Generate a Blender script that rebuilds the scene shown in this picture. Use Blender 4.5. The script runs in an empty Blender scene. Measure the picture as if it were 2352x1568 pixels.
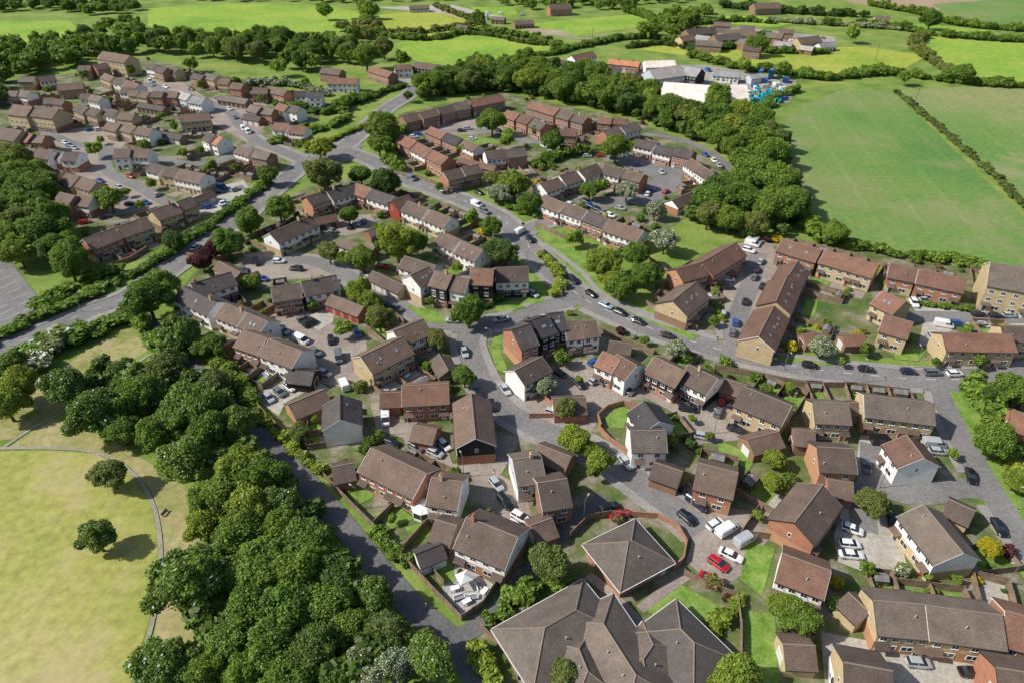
import bpy, math, random
import numpy as np
from mathutils import Vector, Matrix
random.seed(7); RNG=np.random.default_rng(7)
S=bpy.context.scene; COL=S.collection
F=1568.0; TH=math.radians(35.0); H=105.0; sT,cT=math.sin(TH),math.cos(TH)
def G(x,y,z=0.0):
    u=(x-1176)/F; v=(y-784)/F; t=(H-z)/(sT+v*cT)
    return Vector((t*u,t*(cT-v*sT),z))
def P(p):
    d=p[1]*cT+(H-p[2])*sT
    return (1176+F*p[0]/d, 784+F*((H-p[2])*cT-p[1]*sT)/d)
def pxm(x,y,z=0.0):
    v=(y-784)/F; return F*(sT+v*cT)/(H-z)
# ---------------- materials
MATS={}
def nt(name):
    m=bpy.data.materials.new(name); m.use_nodes=True; t=m.node_tree
    return m,t,t.nodes,t.links,t.nodes['Principled BSDF']
def noise(n,l,co,scale,detail=4,rough=.6):
    t=n.new('ShaderNodeTexNoise'); t.inputs['Scale'].default_value=scale; t.inputs['Detail'].default_value=detail; t.inputs['Roughness'].default_value=rough
    l.new(co,t.inputs['Vector']); return t.outputs['Fac']
def ramp(n,l,fac,stops):
    r=n.new('ShaderNodeValToRGB'); e=r.color_ramp.elements
    while len(e)<len(stops): e.new(.5)
    for i,(p,c) in enumerate(stops):
        e[i].position=p; e[i].color=(c[0],c[1],c[2],1) if not isinstance(c,(int,float)) else (c,c,c,1)
    l.new(fac,r.inputs['Fac']); return r.outputs['Color']
def mixc(n,l,fac,a,b,mode='MIX'):
    m=n.new('ShaderNodeMix'); m.data_type='RGBA'; m.blend_type=mode
    for s,v in ((m.inputs[0],fac),(m.inputs[6],a),(m.inputs[7],b)):
        if isinstance(v,(int,float)): s.default_value=v
        elif isinstance(v,tuple): s.default_value=(v[0],v[1],v[2],1)
        else: l.new(v,s)
    return m.outputs[2]
def sc(c,k): return (c[0]*k,c[1]*k,c[2]*k)
def surf(name,c1,c2,big=.08,fine=1.5,rough=.9,c3=None,spec=.2,lines=None,patch=None):
    if name in MATS: return MATS[name]
    m,t,n,l,b=nt(name); co=n.new('ShaderNodeTexCoord').outputs['Object']
    col=ramp(n,l,noise(n,l,co,big,6,.65),[(.36,c1),(.64,c2)] if c3 is None else [(.36,c1),(.49,c2),(.63,c3)])
    f=ramp(n,l,noise(n,l,co,fine,3,.7),[(.3,.76),(.7,1.2)])
    col=mixc(n,l,1.0,col,f,'MULTIPLY')
    if patch:
        k=ramp(n,l,noise(n,l,co,patch[0],7,.7),[(.52,0.0),(.66,patch[2])]); col=mixc(n,l,k,col,patch[1])
    if lines:
        mp=n.new('ShaderNodeMapping'); mp.inputs['Rotation'].default_value=(0,0,lines[0]); l.new(co,mp.inputs['Vector'])
        w=n.new('ShaderNodeTexWave'); w.inputs['Scale'].default_value=lines[1]; w.inputs['Distortion'].default_value=.25; w.inputs['Detail'].default_value=1
        w.inputs['Detail Scale'].default_value=.1
        l.new(mp.outputs[0],w.inputs['Vector'])
        k=ramp(n,l,w.outputs['Fac'],[(0,(1+lines[2]*1.1,1+lines[2]*.4,1+lines[2])),(.07,1.0)]); col=mixc(n,l,1.0,col,k,'MULTIPLY')
    l.new(col,b.inputs['Base Color']); b.inputs['Roughness'].default_value=rough; b.inputs['Specular IOR Level'].default_value=spec
    MATS[name]=m; return m
def plain(name,c,rough=.6,metal=0,spec=.4):
    if name in MATS: return MATS[name]
    m,t,n,l,b=nt(name); co=n.new('ShaderNodeTexCoord').outputs['Object']
    f=ramp(n,l,noise(n,l,co,2.3,3),[(.3,sc(c,.86)),(.7,sc(c,1.08))]); l.new(f,b.inputs['Base Color'])
    b.inputs['Roughness'].default_value=rough; b.inputs['Metallic'].default_value=metal; b.inputs['Specular IOR Level'].default_value=spec
    MATS[name]=m; return m
grass=surf('grass_base',(.105,.18,.03),(.175,.26,.05),.05,.9,c3=(.26,.3,.08))
parkg=surf('park_grass',(.25,.285,.06),(.335,.335,.09),.03,.5,c3=(.41,.375,.145),patch=(.06,(.42,.35,.19),.8))
dryg=surf('dry_grass',(.2,.23,.06),(.32,.295,.12),.08,.7,c3=(.38,.33,.17),patch=(.09,(.4,.32,.2),.9))
fieldg=surf('field_grass',(.17,.31,.035),(.24,.37,.05),.018,.25,c3=(.31,.4,.06))
fieldy=surf('meadow_grass',(.23,.33,.045),(.32,.37,.055),.018,.25,c3=(.4,.4,.08))
crop=surf('crop_rows',(.105,.215,.05),(.145,.25,.06),.012,.5,c3=(.2,.255,.085),lines=(.155,.02,.13),patch=(.02,(.28,.255,.13),.55))
crop2=surf('thin_crop',(.13,.24,.055),(.18,.265,.075),.012,.5,c3=(.26,.275,.11),lines=(.155,.02,.13),patch=(.02,(.34,.29,.17),.7))
brownf=surf('ploughed_earth',(.34,.24,.16),(.4,.3,.21),.02,.3)
sand=surf('sandy_paddock',(.28,.26,.12),(.42,.36,.24),.03,.3)
yard=surf('estate_ground',(.07,.125,.028),(.13,.155,.055),.14,1.1,c3=(.28,.24,.195))
lawn=surf('lawn_grass',(.11,.2,.03),(.17,.28,.05),.3,1.8,c3=(.24,.31,.085))
asph=surf('asphalt',(.175,.168,.165),(.235,.225,.218),.07,1.2)
asphd=surf('dark_asphalt',(.12,.118,.12),(.17,.163,.16),.07,1.5)
pave=surf('block_paving',(.26,.215,.185),(.355,.305,.26),.12,1.4)
conc=surf('concrete_paving',(.36,.335,.29),(.47,.44,.38),.15,1.3)
yardp=surf('works_yard',(.24,.225,.2),(.38,.355,.32),.05,.4)
footw=surf('footway',(.25,.24,.225),(.33,.31,.29),.2,2.)
kerb=surf('path_gravel',(.27,.255,.19),(.34,.32,.25),.3,2.)
deck=surf('pale_decking',(.33,.32,.3),(.46,.44,.42),.4,3.)
wline=plain('road_paint',(.75,.75,.72),.7); fline=plain('faded_paint',(.42,.42,.4),.8)
def roofm(code,c):
    m,t,n,l,b=nt('roof_tiles_'+code); tc=n.new('ShaderNodeTexCoord'); co=tc.outputs['Object']
    oi=n.new('ShaderNodeObjectInfo')
    bt=n.new('ShaderNodeTexBrick'); bt.inputs['Scale'].default_value=1.0
    for k,v in (('Brick Width',.33),('Row Height',.3),('Mortar Size',.03)): bt.inputs[k].default_value=v
    bt.inputs['Color1'].default_value=(*sc(c,1.15),1); bt.inputs['Color2'].default_value=(*sc(c,.86),1); bt.inputs['Mortar'].default_value=(*sc(c,.6),1)
    l.new(co,bt.inputs['Vector'])
    add=n.new('ShaderNodeVectorMath'); l.new(co,add.inputs[0]); l.new(oi.outputs['Location'],add.inputs[1])
    st=ramp(n,l,noise(n,l,add.outputs[0],.3,6,.68),[(.3,.72),(.55,1.0),(.75,1.3)])
    col=mixc(n,l,1.0,bt.outputs['Color'],st,'MULTIPLY')
    lich=ramp(n,l,noise(n,l,add.outputs[0],1.1,5,.75),[(.56,0.0),(.78,.42)])
    col=mixc(n,l,lich,col,(.21,.185,.12))
    rv=ramp(n,l,oi.outputs['Random'],[(0,(.74,.71,.71)),(.5,(1.08,.98,.93)),(1,(1.32,1.12,1.0))])
    col=mixc(n,l,1.0,col,rv,'MULTIPLY')
    l.new(col,b.inputs['Base Color']); b.inputs['Roughness'].default_value=.78; b.inputs['Specular IOR Level'].default_value=.35
    return m
ROOF={k:roofm(k,c) for k,c in dict(b=(.15,.117,.098),r=(.21,.125,.092),d=(.085,.08,.083),g=(.155,.14,.125),o=(.47,.23,.13),w=(.74,.75,.74),m=(.36,.38,.39)).items()}
RN=dict(b='brown roof',r='reddish roof',d='dark roof',g='greyish roof',o='orange roof',w='pale roof',m='grey roof')
WC=dict(R=(.38,.18,.115),Y=(.5,.39,.23),W=(.84,.83,.8),K=(.032,.03,.03),X=(.33,.07,.045),B=(.26,.16,.105),C=(.55,.6,.66),T=(.46,.25,.145))
WN=dict(R='red brick',Y='buff brick',W='white walled',K='black clad',X='bright red',B='brown brick',C='pale blue',T='orange brick')
W1=dict(R='red',Y='buff',W='white',K='black',X='red clad',B='brown',C='blue',T='orange')
def brickcol(n,l,co,c):
    bt=n.new('ShaderNodeTexBrick'); 
    for k,v in (('Scale',1.0),('Brick Width',.3),('Row Height',.15),('Mortar Size',.02)): bt.inputs[k].default_value=v
    mp=n.new('ShaderNodeMapping'); mp.inputs['Rotation'].default_value=(math.pi/2,0,.8); l.new(co,mp.inputs['Vector']); l.new(mp.outputs[0],bt.inputs['Vector'])
    bt.inputs['Color1'].default_value=(*sc(c,1.1),1); bt.inputs['Color2'].default_value=(*sc(c,.85),1); bt.inputs['Mortar'].default_value=(*sc(c,1.05),1)
    return bt.outputs['Color']
WM={}
def wallm(code):
    if code in WM: return WM[code]
    up=code[0]; lo=code[1] if len(code)>1 else up
    m,t,n,l,b=nt('wall_'+code); co=n.new('ShaderNodeTexCoord').outputs['Object']
    def one(k):
        if k in 'RYBT': return brickcol(n,l,co,WC[k])
        w=n.new('ShaderNodeTexWave'); w.bands_direction='Z'; w.inputs['Scale'].default_value=2.2; l.new(co,w.inputs['Vector'])
        c=WC[k]; return ramp(n,l,w.outputs['Fac'],[(.0,sc(c,.9 if k=='W' else .6)),(.4,c)])
    a=one(up); 
    if lo!=up:
        bb=one(lo); sp=n.new('ShaderNodeSeparateXYZ'); l.new(co,sp.inputs[0])
        g=n.new('ShaderNodeMath'); g.operation='GREATER_THAN'; g.inputs[1].default_value=2.55; l.new(sp.outputs['Z'],g.inputs[0])
        a=mixc(n,l,g.outputs[0],bb,a)
    st=ramp(n,l,noise(n,l,co,.8,4),[(.3,.84),(.7,1.06)]); a=mixc(n,l,1.0,a,st,'MULTIPLY')
    l.new(a,b.inputs['Base Color']); b.inputs['Roughness'].default_value=.85; b.inputs['Specular IOR Level'].default_value=.2
    WM[code]=m; return m
glass=plain('window_glass',(.03,.04,.05),.08,0,.8)
upvc=plain('white_frame',(.75,.75,.73),.4)
doorw=plain('garage_door_white',(.62,.62,.6),.5); doorr=plain('door_red',(.3,.05,.04),.5); doorb=plain('door_brown',(.09,.05,.035),.5); doorn=plain('door_navy',(.03,.05,.1),.5)
ridgem=plain('ridge_tile',(.25,.19,.15),.85)
gutter=plain('gutter_plastic',(.04,.035,.03),.5)
timber=surf('fence_timber',(.15,.105,.075),(.29,.21,.15),.5,3.)
post_m=plain('fence_post',(.22,.18,.14),.85)
brickwall=surf('garden_brick',(.28,.15,.1),(.39,.215,.14),.6,4.)
shedfelt=surf('shed_felt',(.16,.16,.16),(.26,.25,.24),.6,3.)
metal=plain('galvanised_metal',(.4,.41,.42),.4,.7)
whitefab=plain('white_canvas',(.78,.78,.78),.7)
tyre=plain('tyre_rubber',(.02,.02,.02),.8); rim=plain('alloy_rim',(.45,.45,.47),.3,.8); lampm=plain('headlamp_glass',(.7,.72,.75),.15); tail=plain('tail_lamp',(.3,.01,.01),.3)
PAINT=dict(white=(.8,.8,.8),silver=(.42,.44,.46),grey=(.14,.15,.16),black=(.012,.012,.014),blue=(.02,.1,.33),navy=(.015,.025,.06),red=(.45,.01,.015),orange=(.65,.22,.02),teal=(.0,.4,.42),yellow=(.6,.4,.03),pale=(.3,.4,.5),green=(.02,.1,.05))
def paint(k):
    nm='paint_'+k
    if nm in MATS: return MATS[nm]
    m,t,n,l,b=nt(nm); co=n.new('ShaderNodeTexCoord').outputs['Object']; c=PAINT[k]
    l.new(ramp(n,l,noise(n,l,co,3,3),[(.3,sc(c,.9)),(.7,sc(c,1.05))]),b.inputs['Base Color'])
    b.inputs['Roughness'].default_value=.3; b.inputs['Coat Weight'].default_value=.6; b.inputs['Coat Roughness'].default_value=.08
    MATS[nm]=m; return m
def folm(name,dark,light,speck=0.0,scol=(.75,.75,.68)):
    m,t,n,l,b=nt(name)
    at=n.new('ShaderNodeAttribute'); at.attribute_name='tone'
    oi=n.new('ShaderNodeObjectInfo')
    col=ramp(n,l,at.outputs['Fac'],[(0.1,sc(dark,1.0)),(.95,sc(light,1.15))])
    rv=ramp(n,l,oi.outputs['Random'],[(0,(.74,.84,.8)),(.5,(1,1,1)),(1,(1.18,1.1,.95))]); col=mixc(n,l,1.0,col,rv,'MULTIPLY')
    if speck>0:
        a2=n.new('ShaderNodeAttribute'); a2.attribute_name='spk'
        g=n.new('ShaderNodeMath'); g.operation='LESS_THAN'; g.inputs[1].default_value=speck; l.new(a2.outputs['Fac'],g.inputs[0])
        col=mixc(n,l,g.outputs[0],col,scol)
    l.new(col,b.inputs['Base Color']); b.inputs['Roughness'].default_value=.55; b.inputs['Specular IOR Level'].default_value=.35
    tr=n.new('ShaderNodeBsdfTranslucent'); l.new(mixc(n,l,1.0,col,(1.15,1.1,.6),'MULTIPLY'),tr.inputs['Color']); mx=n.new('ShaderNodeMixShader'); mx.inputs[0].default_value=.36
    l.new(b.outputs[0],mx.inputs[1]); l.new(tr.outputs[0],mx.inputs[2]); l.new(mx.outputs[0],n['Material Output'].inputs['Surface'])
    return m
FOL=dict(g=folm('leaves_green',(.085,.15,.02),(.2,.31,.045)),d=folm('leaves_dark',(.055,.105,.018),(.13,.21,.04)),l=folm('leaves_lime',(.14,.2,.02),(.29,.37,.055)),
 b=folm('leaves_blossom',(.12,.17,.05),(.25,.3,.12),.3),c=folm('leaves_chestnut',(.075,.14,.022),(.17,.27,.045),.035),y=folm('leaves_yellow',(.38,.33,.01),(.6,.5,.03)),
 p=folm('leaves_purple',(.06,.018,.024),(.14,.045,.05)),o=folm('leaves_olive',(.115,.145,.03),(.235,.275,.075)),k=folm('leaves_pink',(.1,.14,.03),(.2,.24,.07),.25,(.45,.1,.13)))
bark=surf('bark',(.08,.06,.045),(.15,.12,.09),1.5,6.)
FN=dict(g='mid green',d='dark green',l='lime green',b='white blossomed',c='candle flowered',y='golden yellow',p='purple leaved',o='olive green',k='pink flowering')
# ---------------- mesh builder
class MB:
    def __init__(s): s.v=[]; s.f=[]; s.mi=[]
    def add(s,v,f,mi=0):
        o=len(s.v); s.v+= [tuple(p) for p in v]; s.f+=[tuple(o+i for i in q) for q in f]; s.mi+=[mi]*len(f); return s
    def box(s,x0,x1,y0,y1,z0,z1,mi=0):
        return s.add([(x0,y0,z0),(x1,y0,z0),(x1,y1,z0),(x0,y1,z0),(x0,y0,z1),(x1,y0,z1),(x1,y1,z1),(x0,y1,z1)],[(0,3,2,1),(4,5,6,7),(0,1,5,4),(1,2,6,5),(2,3,7,6),(3,0,4,7)],mi)
    def prismx(s,pr,x0,x1,mi=0):
        k=len(pr); return s.add([(x0,y,z) for y,z in pr]+[(x1,y,z) for y,z in pr],[tuple(range(k))[::-1],tuple(range(k,2*k))]+[(i,(i+1)%k,k+(i+1)%k,k+i) for i in range(k)],mi)
    def loft(s,rings,mi=0):
        k=len(rings[0]); v=[p for r in rings for p in r]; f=[]
        for a in range(len(rings)-1):
            for i in range(k): f.append((a*k+i,a*k+(i+1)%k,(a+1)*k+(i+1)%k,(a+1)*k+i))
        f.append(tuple(range(k))[::-1]); f.append(tuple((len(rings)-1)*k+i for i in range(k))); return s.add(v,f,mi)
    def tube(s,a,b,r0,r1,k=6,mi=0):
        a=Vector(a); b=Vector(b); q=(b-a).to_track_quat('Z','Y')
        R=[[tuple(c+q@Vector((r*math.cos(t*2*math.pi/k),r*math.sin(t*2*math.pi/k),0))) for t in range(k)] for c,r in ((a,r0),(b,r1))]
        return s.loft(R,mi)
    def mesh(s,name,mats,smooth=False):
        m=bpy.data.meshes.new(name); m.from_pydata(s.v,[],s.f)
        for x in (mats if isinstance(mats,(list,tuple)) else [mats]): m.materials.append(x)
        if any(s.mi): m.polygons.foreach_set('material_index',s.mi)
        if smooth: m.polygons.foreach_set('use_smooth',[True]*len(s.f))
        m.update(); return m
def ob(name,mesh,parent=None,loc=(0,0,0),rz=0,scale=None,mat=None,rot=None):
    o=bpy.data.objects.new(name,mesh); COL.objects.link(o); o.parent=parent; o.location=loc
    o.rotation_euler=rot if rot else (0,0,rz)
    if scale: o.scale=scale
    if mat is not None: o.material_slots[0].link='OBJECT'; o.material_slots[0].material=mat
    return o
THINGS=[]
def reg(o,desc,cat,pos,group=None):
    o['category']=cat
    if group: o['group']=group
    THINGS.append((o,desc,P(pos))); return o
def empty(name,loc,rz=0): 
    o=ob(name,None,None,loc,rz); o.empty_display_size=.5; return o
def struct(name,mesh,loc=(0,0,0)):
    o=ob(name,mesh,None,loc); o['kind']='structure'; return o
# ---------------- occupancy grid
X0,Y0,NX,NY=-520,30,1040,760
OCC=np.zeros((NY,NX),np.uint8)
gx,gy=np.meshgrid(np.arange(NX)+X0+.5,np.arange(NY)+Y0+.5)
def inpoly(px,py,poly):
    r=np.zeros(np.shape(px),bool); j=len(poly)-1
    for i in range(len(poly)):
        xi,yi=poly[i][0],poly[i][1]; xj,yj=poly[j][0],poly[j][1]
        c=((yi>py)!=(yj>py))&(px<(xj-xi)*(py-yi)/((yj-yi) or 1e-9)+xi); r=r^c; j=i
    return r
def stamp_poly(poly,bit):
    OCC[inpoly(gx,gy,poly)]|=bit
def occ(x,y):
    i=int(y-Y0); j=int(x-X0)
    return int(OCC[i,j]) if 0<=i<NY and 0<=j<NX else 0
def WP(pts): return [G(x,y) for x,y in pts]
def sheet(name,pts,mat,z,bit=0,kind=True):
    w=WP(pts); m=MB(); m.add([(p.x,p.y,z) for p in w],[tuple(range(len(w)))]); me=m.mesh(name,mat)
    if me.polygons[0].normal.z<0: me.flip_normals()
    if bit: stamp_poly([(p.x,p.y) for p in w],bit)
    return struct(name,me)
m=MB(); m.add([(-4000,-1500,0),(4000,-1500,0),(4000,5000,0),(-4000,5000,0)],[(0,1,2,3)]); struct('ground',m.mesh('ground',grass))
Z=.02
def nz():
    global Z; Z+=.002; return Z
for nm,mt,pts in [
 ('park_meadow',parkg,[(-300,1036),(0,1036),(120,1034),(222,1042),(298,1086),(345,1150),(362,1230),(364,1320),(344,1420),(318,1500),(280,1640),(-300,1640)]),
 ('rough_grass',dryg,[(-100,1025),(40,1005),(110,960),(250,860),(340,805),(300,750),(220,790),(120,860),(-100,1000)]),
 ('rough_grass',dryg,[(20,1026),(120,960),(260,1010),(420,1110),(500,1240),(470,1450),(420,1640),(330,1640),(372,1330),(375,1230),(350,1130),(300,1072),(225,1034)]),
 ('crop_field',crop,[(1772,300),(1850,240),(1930,208),(2055,212),(2352,500),(2600,760),(2500,800),(2240,612),(1880,560),(1838,500),(1800,380)]),
 ('crop_field',crop2,[(2068,208),(2200,200),(2500,205),(2900,520),(2620,740),(2352,484)]),
 ('field',fieldg,[(905,100),(1060,78),(1265,104),(1250,128),(1130,150),(1000,160),(930,128)]),
 ('field',fieldy,[(1450,112),(1560,98),(1700,112),(1980,108),(2130,128),(2060,168),(1900,170),(1700,158),(1590,130)]),
 ('field',fieldg,[(2110,80),(2352,100),(2500,110),(2500,190),(2230,190),(2130,130)]),
 ('field',fieldg,[(340,20),(520,8),(760,14),(830,30),(800,72),(600,84),(420,80),(340,60)]),
 ('field',fieldg,[(-200,52),(160,48),(190,78),(100,104),(-200,108)]),
 ('field',fieldy,[(870,34),(1010,22),(1100,50),(1100,74),(980,86),(890,76)]),
 ('field',fieldg,[(1190,58),(1380,40),(1500,30),(1480,62),(1300,84),(1200,78)]),
 ('field',fieldg,[(1080,16),(1180,18),(1190,34),(1120,40)]),
 ('paddock',sand,[(1000,28),(1070,18),(1100,30),(1120,48),(1060,44)]),
 ('paddock',sand,[(1180,60),(1290,70),(1330,84),(1240,82)]),
 ('ploughed_field',brownf,[(1880,-10),(2300,-12),(2180,26),(2000,14)]),
 ('field',crop,[(2140,10),(2500,-14),(2500,70),(2300,64),(2180,34)]),
 ('field',fieldg,[(1660,36),(1880,44),(1780,62),(1680,56)]),
 ('field',fieldg,[(2000,60),(2120,56),(2300,72),(2110,76)])]:
    sheet(nm,pts,mt,nz())
EST=[[(-150,205),(150,172),(330,135),(640,200),(760,240),(700,310),(640,395),(560,430),(330,595),(240,610),(110,430),(-150,350)],
 [(600,490),(700,432),(850,402),(950,440),(1130,500),(1210,600),(1245,690),(1300,705),(1600,790),(2150,885),(2160,1000),(2352,1330),(2500,1640),(1130,1640),(1066,1425),(966,1325),(730,1065),(575,890),(430,745),(400,680),(500,570)],
 [(914,262),(1150,212),(1470,280),(1670,370),(1650,455),(1480,560),(1245,510),(1120,440),(930,390)],
 [(1505,650),(1690,556),(1790,545),(2230,618),(2500,600),(2500,850),(1700,800),(1500,715)],
 [(2250,900),(2352,880),(2500,960),(2500,1090),(2300,990)]]
for p in EST:
    sheet('estate_ground',p,yard,nz())
    stamp_poly([(q.x,q.y) for q in WP(p)],1)
for nm,mt,pts in [
 ('court',pave,[(600,735),(690,705),(760,745),(840,780),(850,870),(800,890),(740,880),(700,830),(640,780)]),
 ('parking_court',conc,[(585,905),(680,868),(735,878),(760,895),(700,900),(655,925),(640,955),(600,925)]),
 ('court',pave,[(850,925),(865,985),(925,1005),(950,1050),(1030,1075),(1085,1100),(1110,1170),(1170,1230),(1225,1200),(1205,1125),(1150,1090),(1170,1055),(1200,1000),(1130,1000),(1130,1060),(1040,1065),(1010,985),(910,960),(900,925)]),
 ('court',pave,[(1235,865),(1300,830),(1345,825),(1395,865),(1500,900),(1440,925),(1375,965),(1350,1000),(1270,965),(1190,915)]),
 ('court',pave,[(1450,895),(1570,905),(1650,900),(1700,955),(1700,1010),(1600,1020),(1570,960)]),
 ('car_park',pave,[(1545,1150),(1620,1150),(1700,1170),(1770,1230),(1705,1320),(1650,1350),(1575,1290),(1590,1240)]),
 ('court',conc,[(1975,1000),(2050,1000),(2048,1110),(1990,1112),(1965,1070)]),
 ('parking_court',conc,[(1935,1165),(2055,1180),(2085,1310),(1990,1315),(1925,1290),(1915,1230)]),
 ('court',conc,[(1885,1450),(1990,1470),(2100,1500),(2340,1530),(2500,1640),(1900,1640)]),
 ('court',pave,[(1640,570),(1755,548),(1790,585),(1770,690),(1730,780),(1660,790),(1665,700),(1655,640)]),
 ('court',conc,[(2080,685),(2150,690),(2352,712),(2500,720),(2500,750),(2352,748),(2200,745),(2140,800),(2110,790),(2120,740)]),
 ('court',pave,[(735,505),(850,492),(870,520),(800,542),(745,540)]),
 ('court',pave,[(530,590),(610,575),(730,585),(780,615),(720,640),(600,645)]),
 ('court',conc,[(690,735),(770,700),(765,740),(730,760)]),
 ('court',pave,[(835,640),(960,690),(1000,735),(930,735),(850,690)]),
 ('court',pave,[(95,300),(260,290),(290,330),(235,380),(320,420),(400,465),(330,485),(220,505),(120,440),(85,370)]),
 ('court',pave,[(470,228),(560,225),(610,290),(570,330),(480,280)]),
 ('court',conc,[(455,440),(560,415),(580,440),(500,490),(400,500)]),
 ('court',pave,[(330,180),(420,190),(480,230),(440,245),(330,215)]),
 ('court',pave,[(930,296),(1120,270),(1160,300),(1080,312),(985,308)]),
 ('court',asph,[(1320,345),(1490,355),(1570,395),(1555,440),(1490,475),(1330,478),(1320,462),(1460,445),(1500,410),(1400,370)]),
 ('works_yard',yardp,[(1365,178),(1440,150),(1620,150),(1830,186),(1815,236),(1700,252),(1540,226),(1400,202)]),
 ('works_yard',yardp,[(1560,70),(1700,64),(1920,86),(1915,108),(1780,100),(1590,96)]),
 ('works_yard',conc,[(860,18),(1040,12),(1100,28),(1160,40),(1000,30)]),
 ('car_park',asph,[(-60,590),(20,595),(102,702),(60,742),(-60,775)]),
 ('driveway',kerb,[(1235,150),(1300,165),(1340,160),(1330,180),(1240,170)]),
 ('driveway',kerb,[(895,180),(1010,170),(1030,185),(900,198)]),
 ]:
    sheet(nm,pts,mt,nz(),2)
LAWNS=[[(1125,800),(1135,770),(1155,770),(1150,810),(1170,860),(1140,850)],[(1390,960),(1420,930),(1460,945),(1445,985),(1400,980)],[(1480,1400),(1560,1340),(1650,1390),(1640,1430),(1560,1410),(1520,1425)],
 [(930,700),(1000,715),(1040,745),(980,740)],[(1120,700),(1250,680),(1260,690),(1150,722)],[(1190,590),(1240,640),(1270,685),(1235,690),(1200,640)],[(1340,590),(1420,660),(1500,705),(1610,770),(1590,782),(1500,742),(1400,700),(1290,600),(1225,520),(1290,530)],
 [(1690,796),(1800,820),(1920,832),(1910,840),(1780,828),(1695,806)],[(780,1110),(830,1100),(860,1140),(820,1160)],[(985,1300),(1040,1290),(1045,1335),(1010,1340)],[(1715,1240),(1780,1260),(1750,1370),(1700,1330)],[(2180,900),(2240,900),(2280,1000),(2352,1080),(2500,1200),(2500,1290),(2352,1200),(2240,1020)],[(960,300),(1130,320),(1160,330),(1100,335)],
 [(860,1180),(910,1160),(950,1190),(900,1215)],[(930,1210),(980,1200),(990,1230),(950,1250)],[(1180,1370),(1290,1320),(1320,1340),(1200,1400)],[(1700,1400),(1780,1410),(1790,1600),(1720,1600)],[(1850,690),(1880,690),(1870,730),(1840,725)],[(2060,800),(2130,800),(2110,830),(2050,825)],[(1650,1010),(1740,1050),(1720,1080),(1650,1040)],[(690,640),(760,690),(740,700),(670,660)]]
for p in LAWNS: sheet('lawn',p,lawn,nz(),2)
# ---------------- roads
def smooth(pts,step=2.0):
    P_=[Vector((p.x,p.y)) for p in pts]; P_=[P_[0]*2-P_[1]]+P_+[P_[-1]*2-P_[-2]]; out=[]
    for i in range(1,len(P_)-2):
        a,b,c,d=P_[i-1:i+3]; n=max(2,int((c-b).length/step))
        for k in range(n):
            t=k/n; out.append(.5*((2*b)+(c-a)*t+(2*a-5*b+4*c-d)*t*t+(3*b-a-3*c+d)*t**3))
    out.append(P_[-2]); return out
ROADS=[
 ('road',asph,7.6,1,[(-160,870),(0,803),(90,768),(200,718),(300,680),(400,612),(480,555),(560,495),(630,435),(700,380),(790,338),(850,285),(890,250),(935,222),(960,198)]),
 ('road',asph,7.4,1,[(780,345),(850,368),(930,410),(1010,440),(1090,472),(1150,502),(1200,552),(1240,595),(1290,645),(1345,690),(1420,725),(1500,757),(1600,788),(1700,815),(1850,845),(2000,862),(2150,872),(2352,862),(2500,850)]),
 ('road',asph,6.0,1,[(1320,690),(1250,708),(1180,735),(1100,752),(1075,785),(1090,840),(1115,890),(1160,940),(1240,985),(1330,1022),(1420,1072),(1500,1130),(1560,1175),(1610,1220)]),
 ('road',asph,5.5,1,[(1100,752),(1010,745),(940,715),(870,675),(800,635),(740,607),(690,598),(600,600)]),
 ('road',asph,5.5,1,[(1700,815),(1685,760),(1705,700),(1728,640),(1742,580)]),
 ('road',asph,6.5,1,[(2165,872),(2185,945),(2230,1040),(2290,1140),(2352,1230),(2450,1350)]),
 ('road',asph,5.5,0,[(2270,1125),(2200,1120),(2120,1135),(2040,1125),(2010,1080),(2005,1020)]),
 ('road',asph,5.0,0,[(2005,1100),(1980,1150),(1985,1220)]),
 ('road',asph,6.0,1,[(705,372),(640,345),(590,325),(555,290),(525,255),(470,235),(400,222),(340,190)]),
 ('road',asph,5.5,0,[(590,325),(500,370),(420,375),(330,360),(240,340),(150,325),(60,270),(0,225)]),
 ('road',asph,5.0,0,[(240,340),(250,395),(320,430),(400,470),(480,450),(560,430)]),
 ('road',asph,5.5,1,[(1190,540),(1230,520),(1300,505),(1360,520)]),
 ('road',asph,5.0,0,[(1440,460),(1500,445),(1545,405),(1500,375),(1420,358),(1330,345),(1250,330),(1200,320)]),
 ('road',asph,4.5,0,[(1480,308),(1560,320),(1630,350),(1668,385),(1655,425)]),
 ('road',asph,5.0,0,[(930,320),(990,305),(1080,300),(1150,305),(1220,330)]),
 ('lane',asphd,4.6,0,[(290,690),(350,755),(430,835),(520,905),(600,990),(680,1080),(755,1165),(830,1255),(900,1340),(960,1405),(1030,1465),(1080,1525),(1130,1620)]),
 ('lane',asphd,3.2,0,[(1040,1470),(1110,1430),(1170,1375),(1215,1320),(1240,1280),(1330,1190),(1390,1140)]),
 ('footpath',kerb,.8,0,[(-100,1026),(0,1029),(100,1029),(215,1038),(300,1082),(348,1150),(367,1230),(368,1320),(352,1420),(330,1500),(305,1590)]),
 ('footpath',kerb,.8,0,[(10,1026),(80,980),(130,955),(250,880),(350,812),(400,800)]),
 ('footpath',pave,1.8,0,[(1350,1320),(1400,1360),(1440,1400),(1480,1440)]),
 ('road',asph,5.5,0,[(955,200),(975,190),(1000,185)]),
 ('track',kerb,3.0,0,[(1180,58),(1230,72),(1330,90),(1400,80)]),
 ('road',asph,5.5,0,[(2000,738),(2120,728),(2352,732),(2480,735)]),
 ('footpath',footw,1.8,0,[(1250,560),(1330,620),(1390,680),(1500,725),(1620,765)]),
 ('footpath',pave,1.8,0,[(1470,1400),(1520,1360),(1580,1320)]),
]
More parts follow.
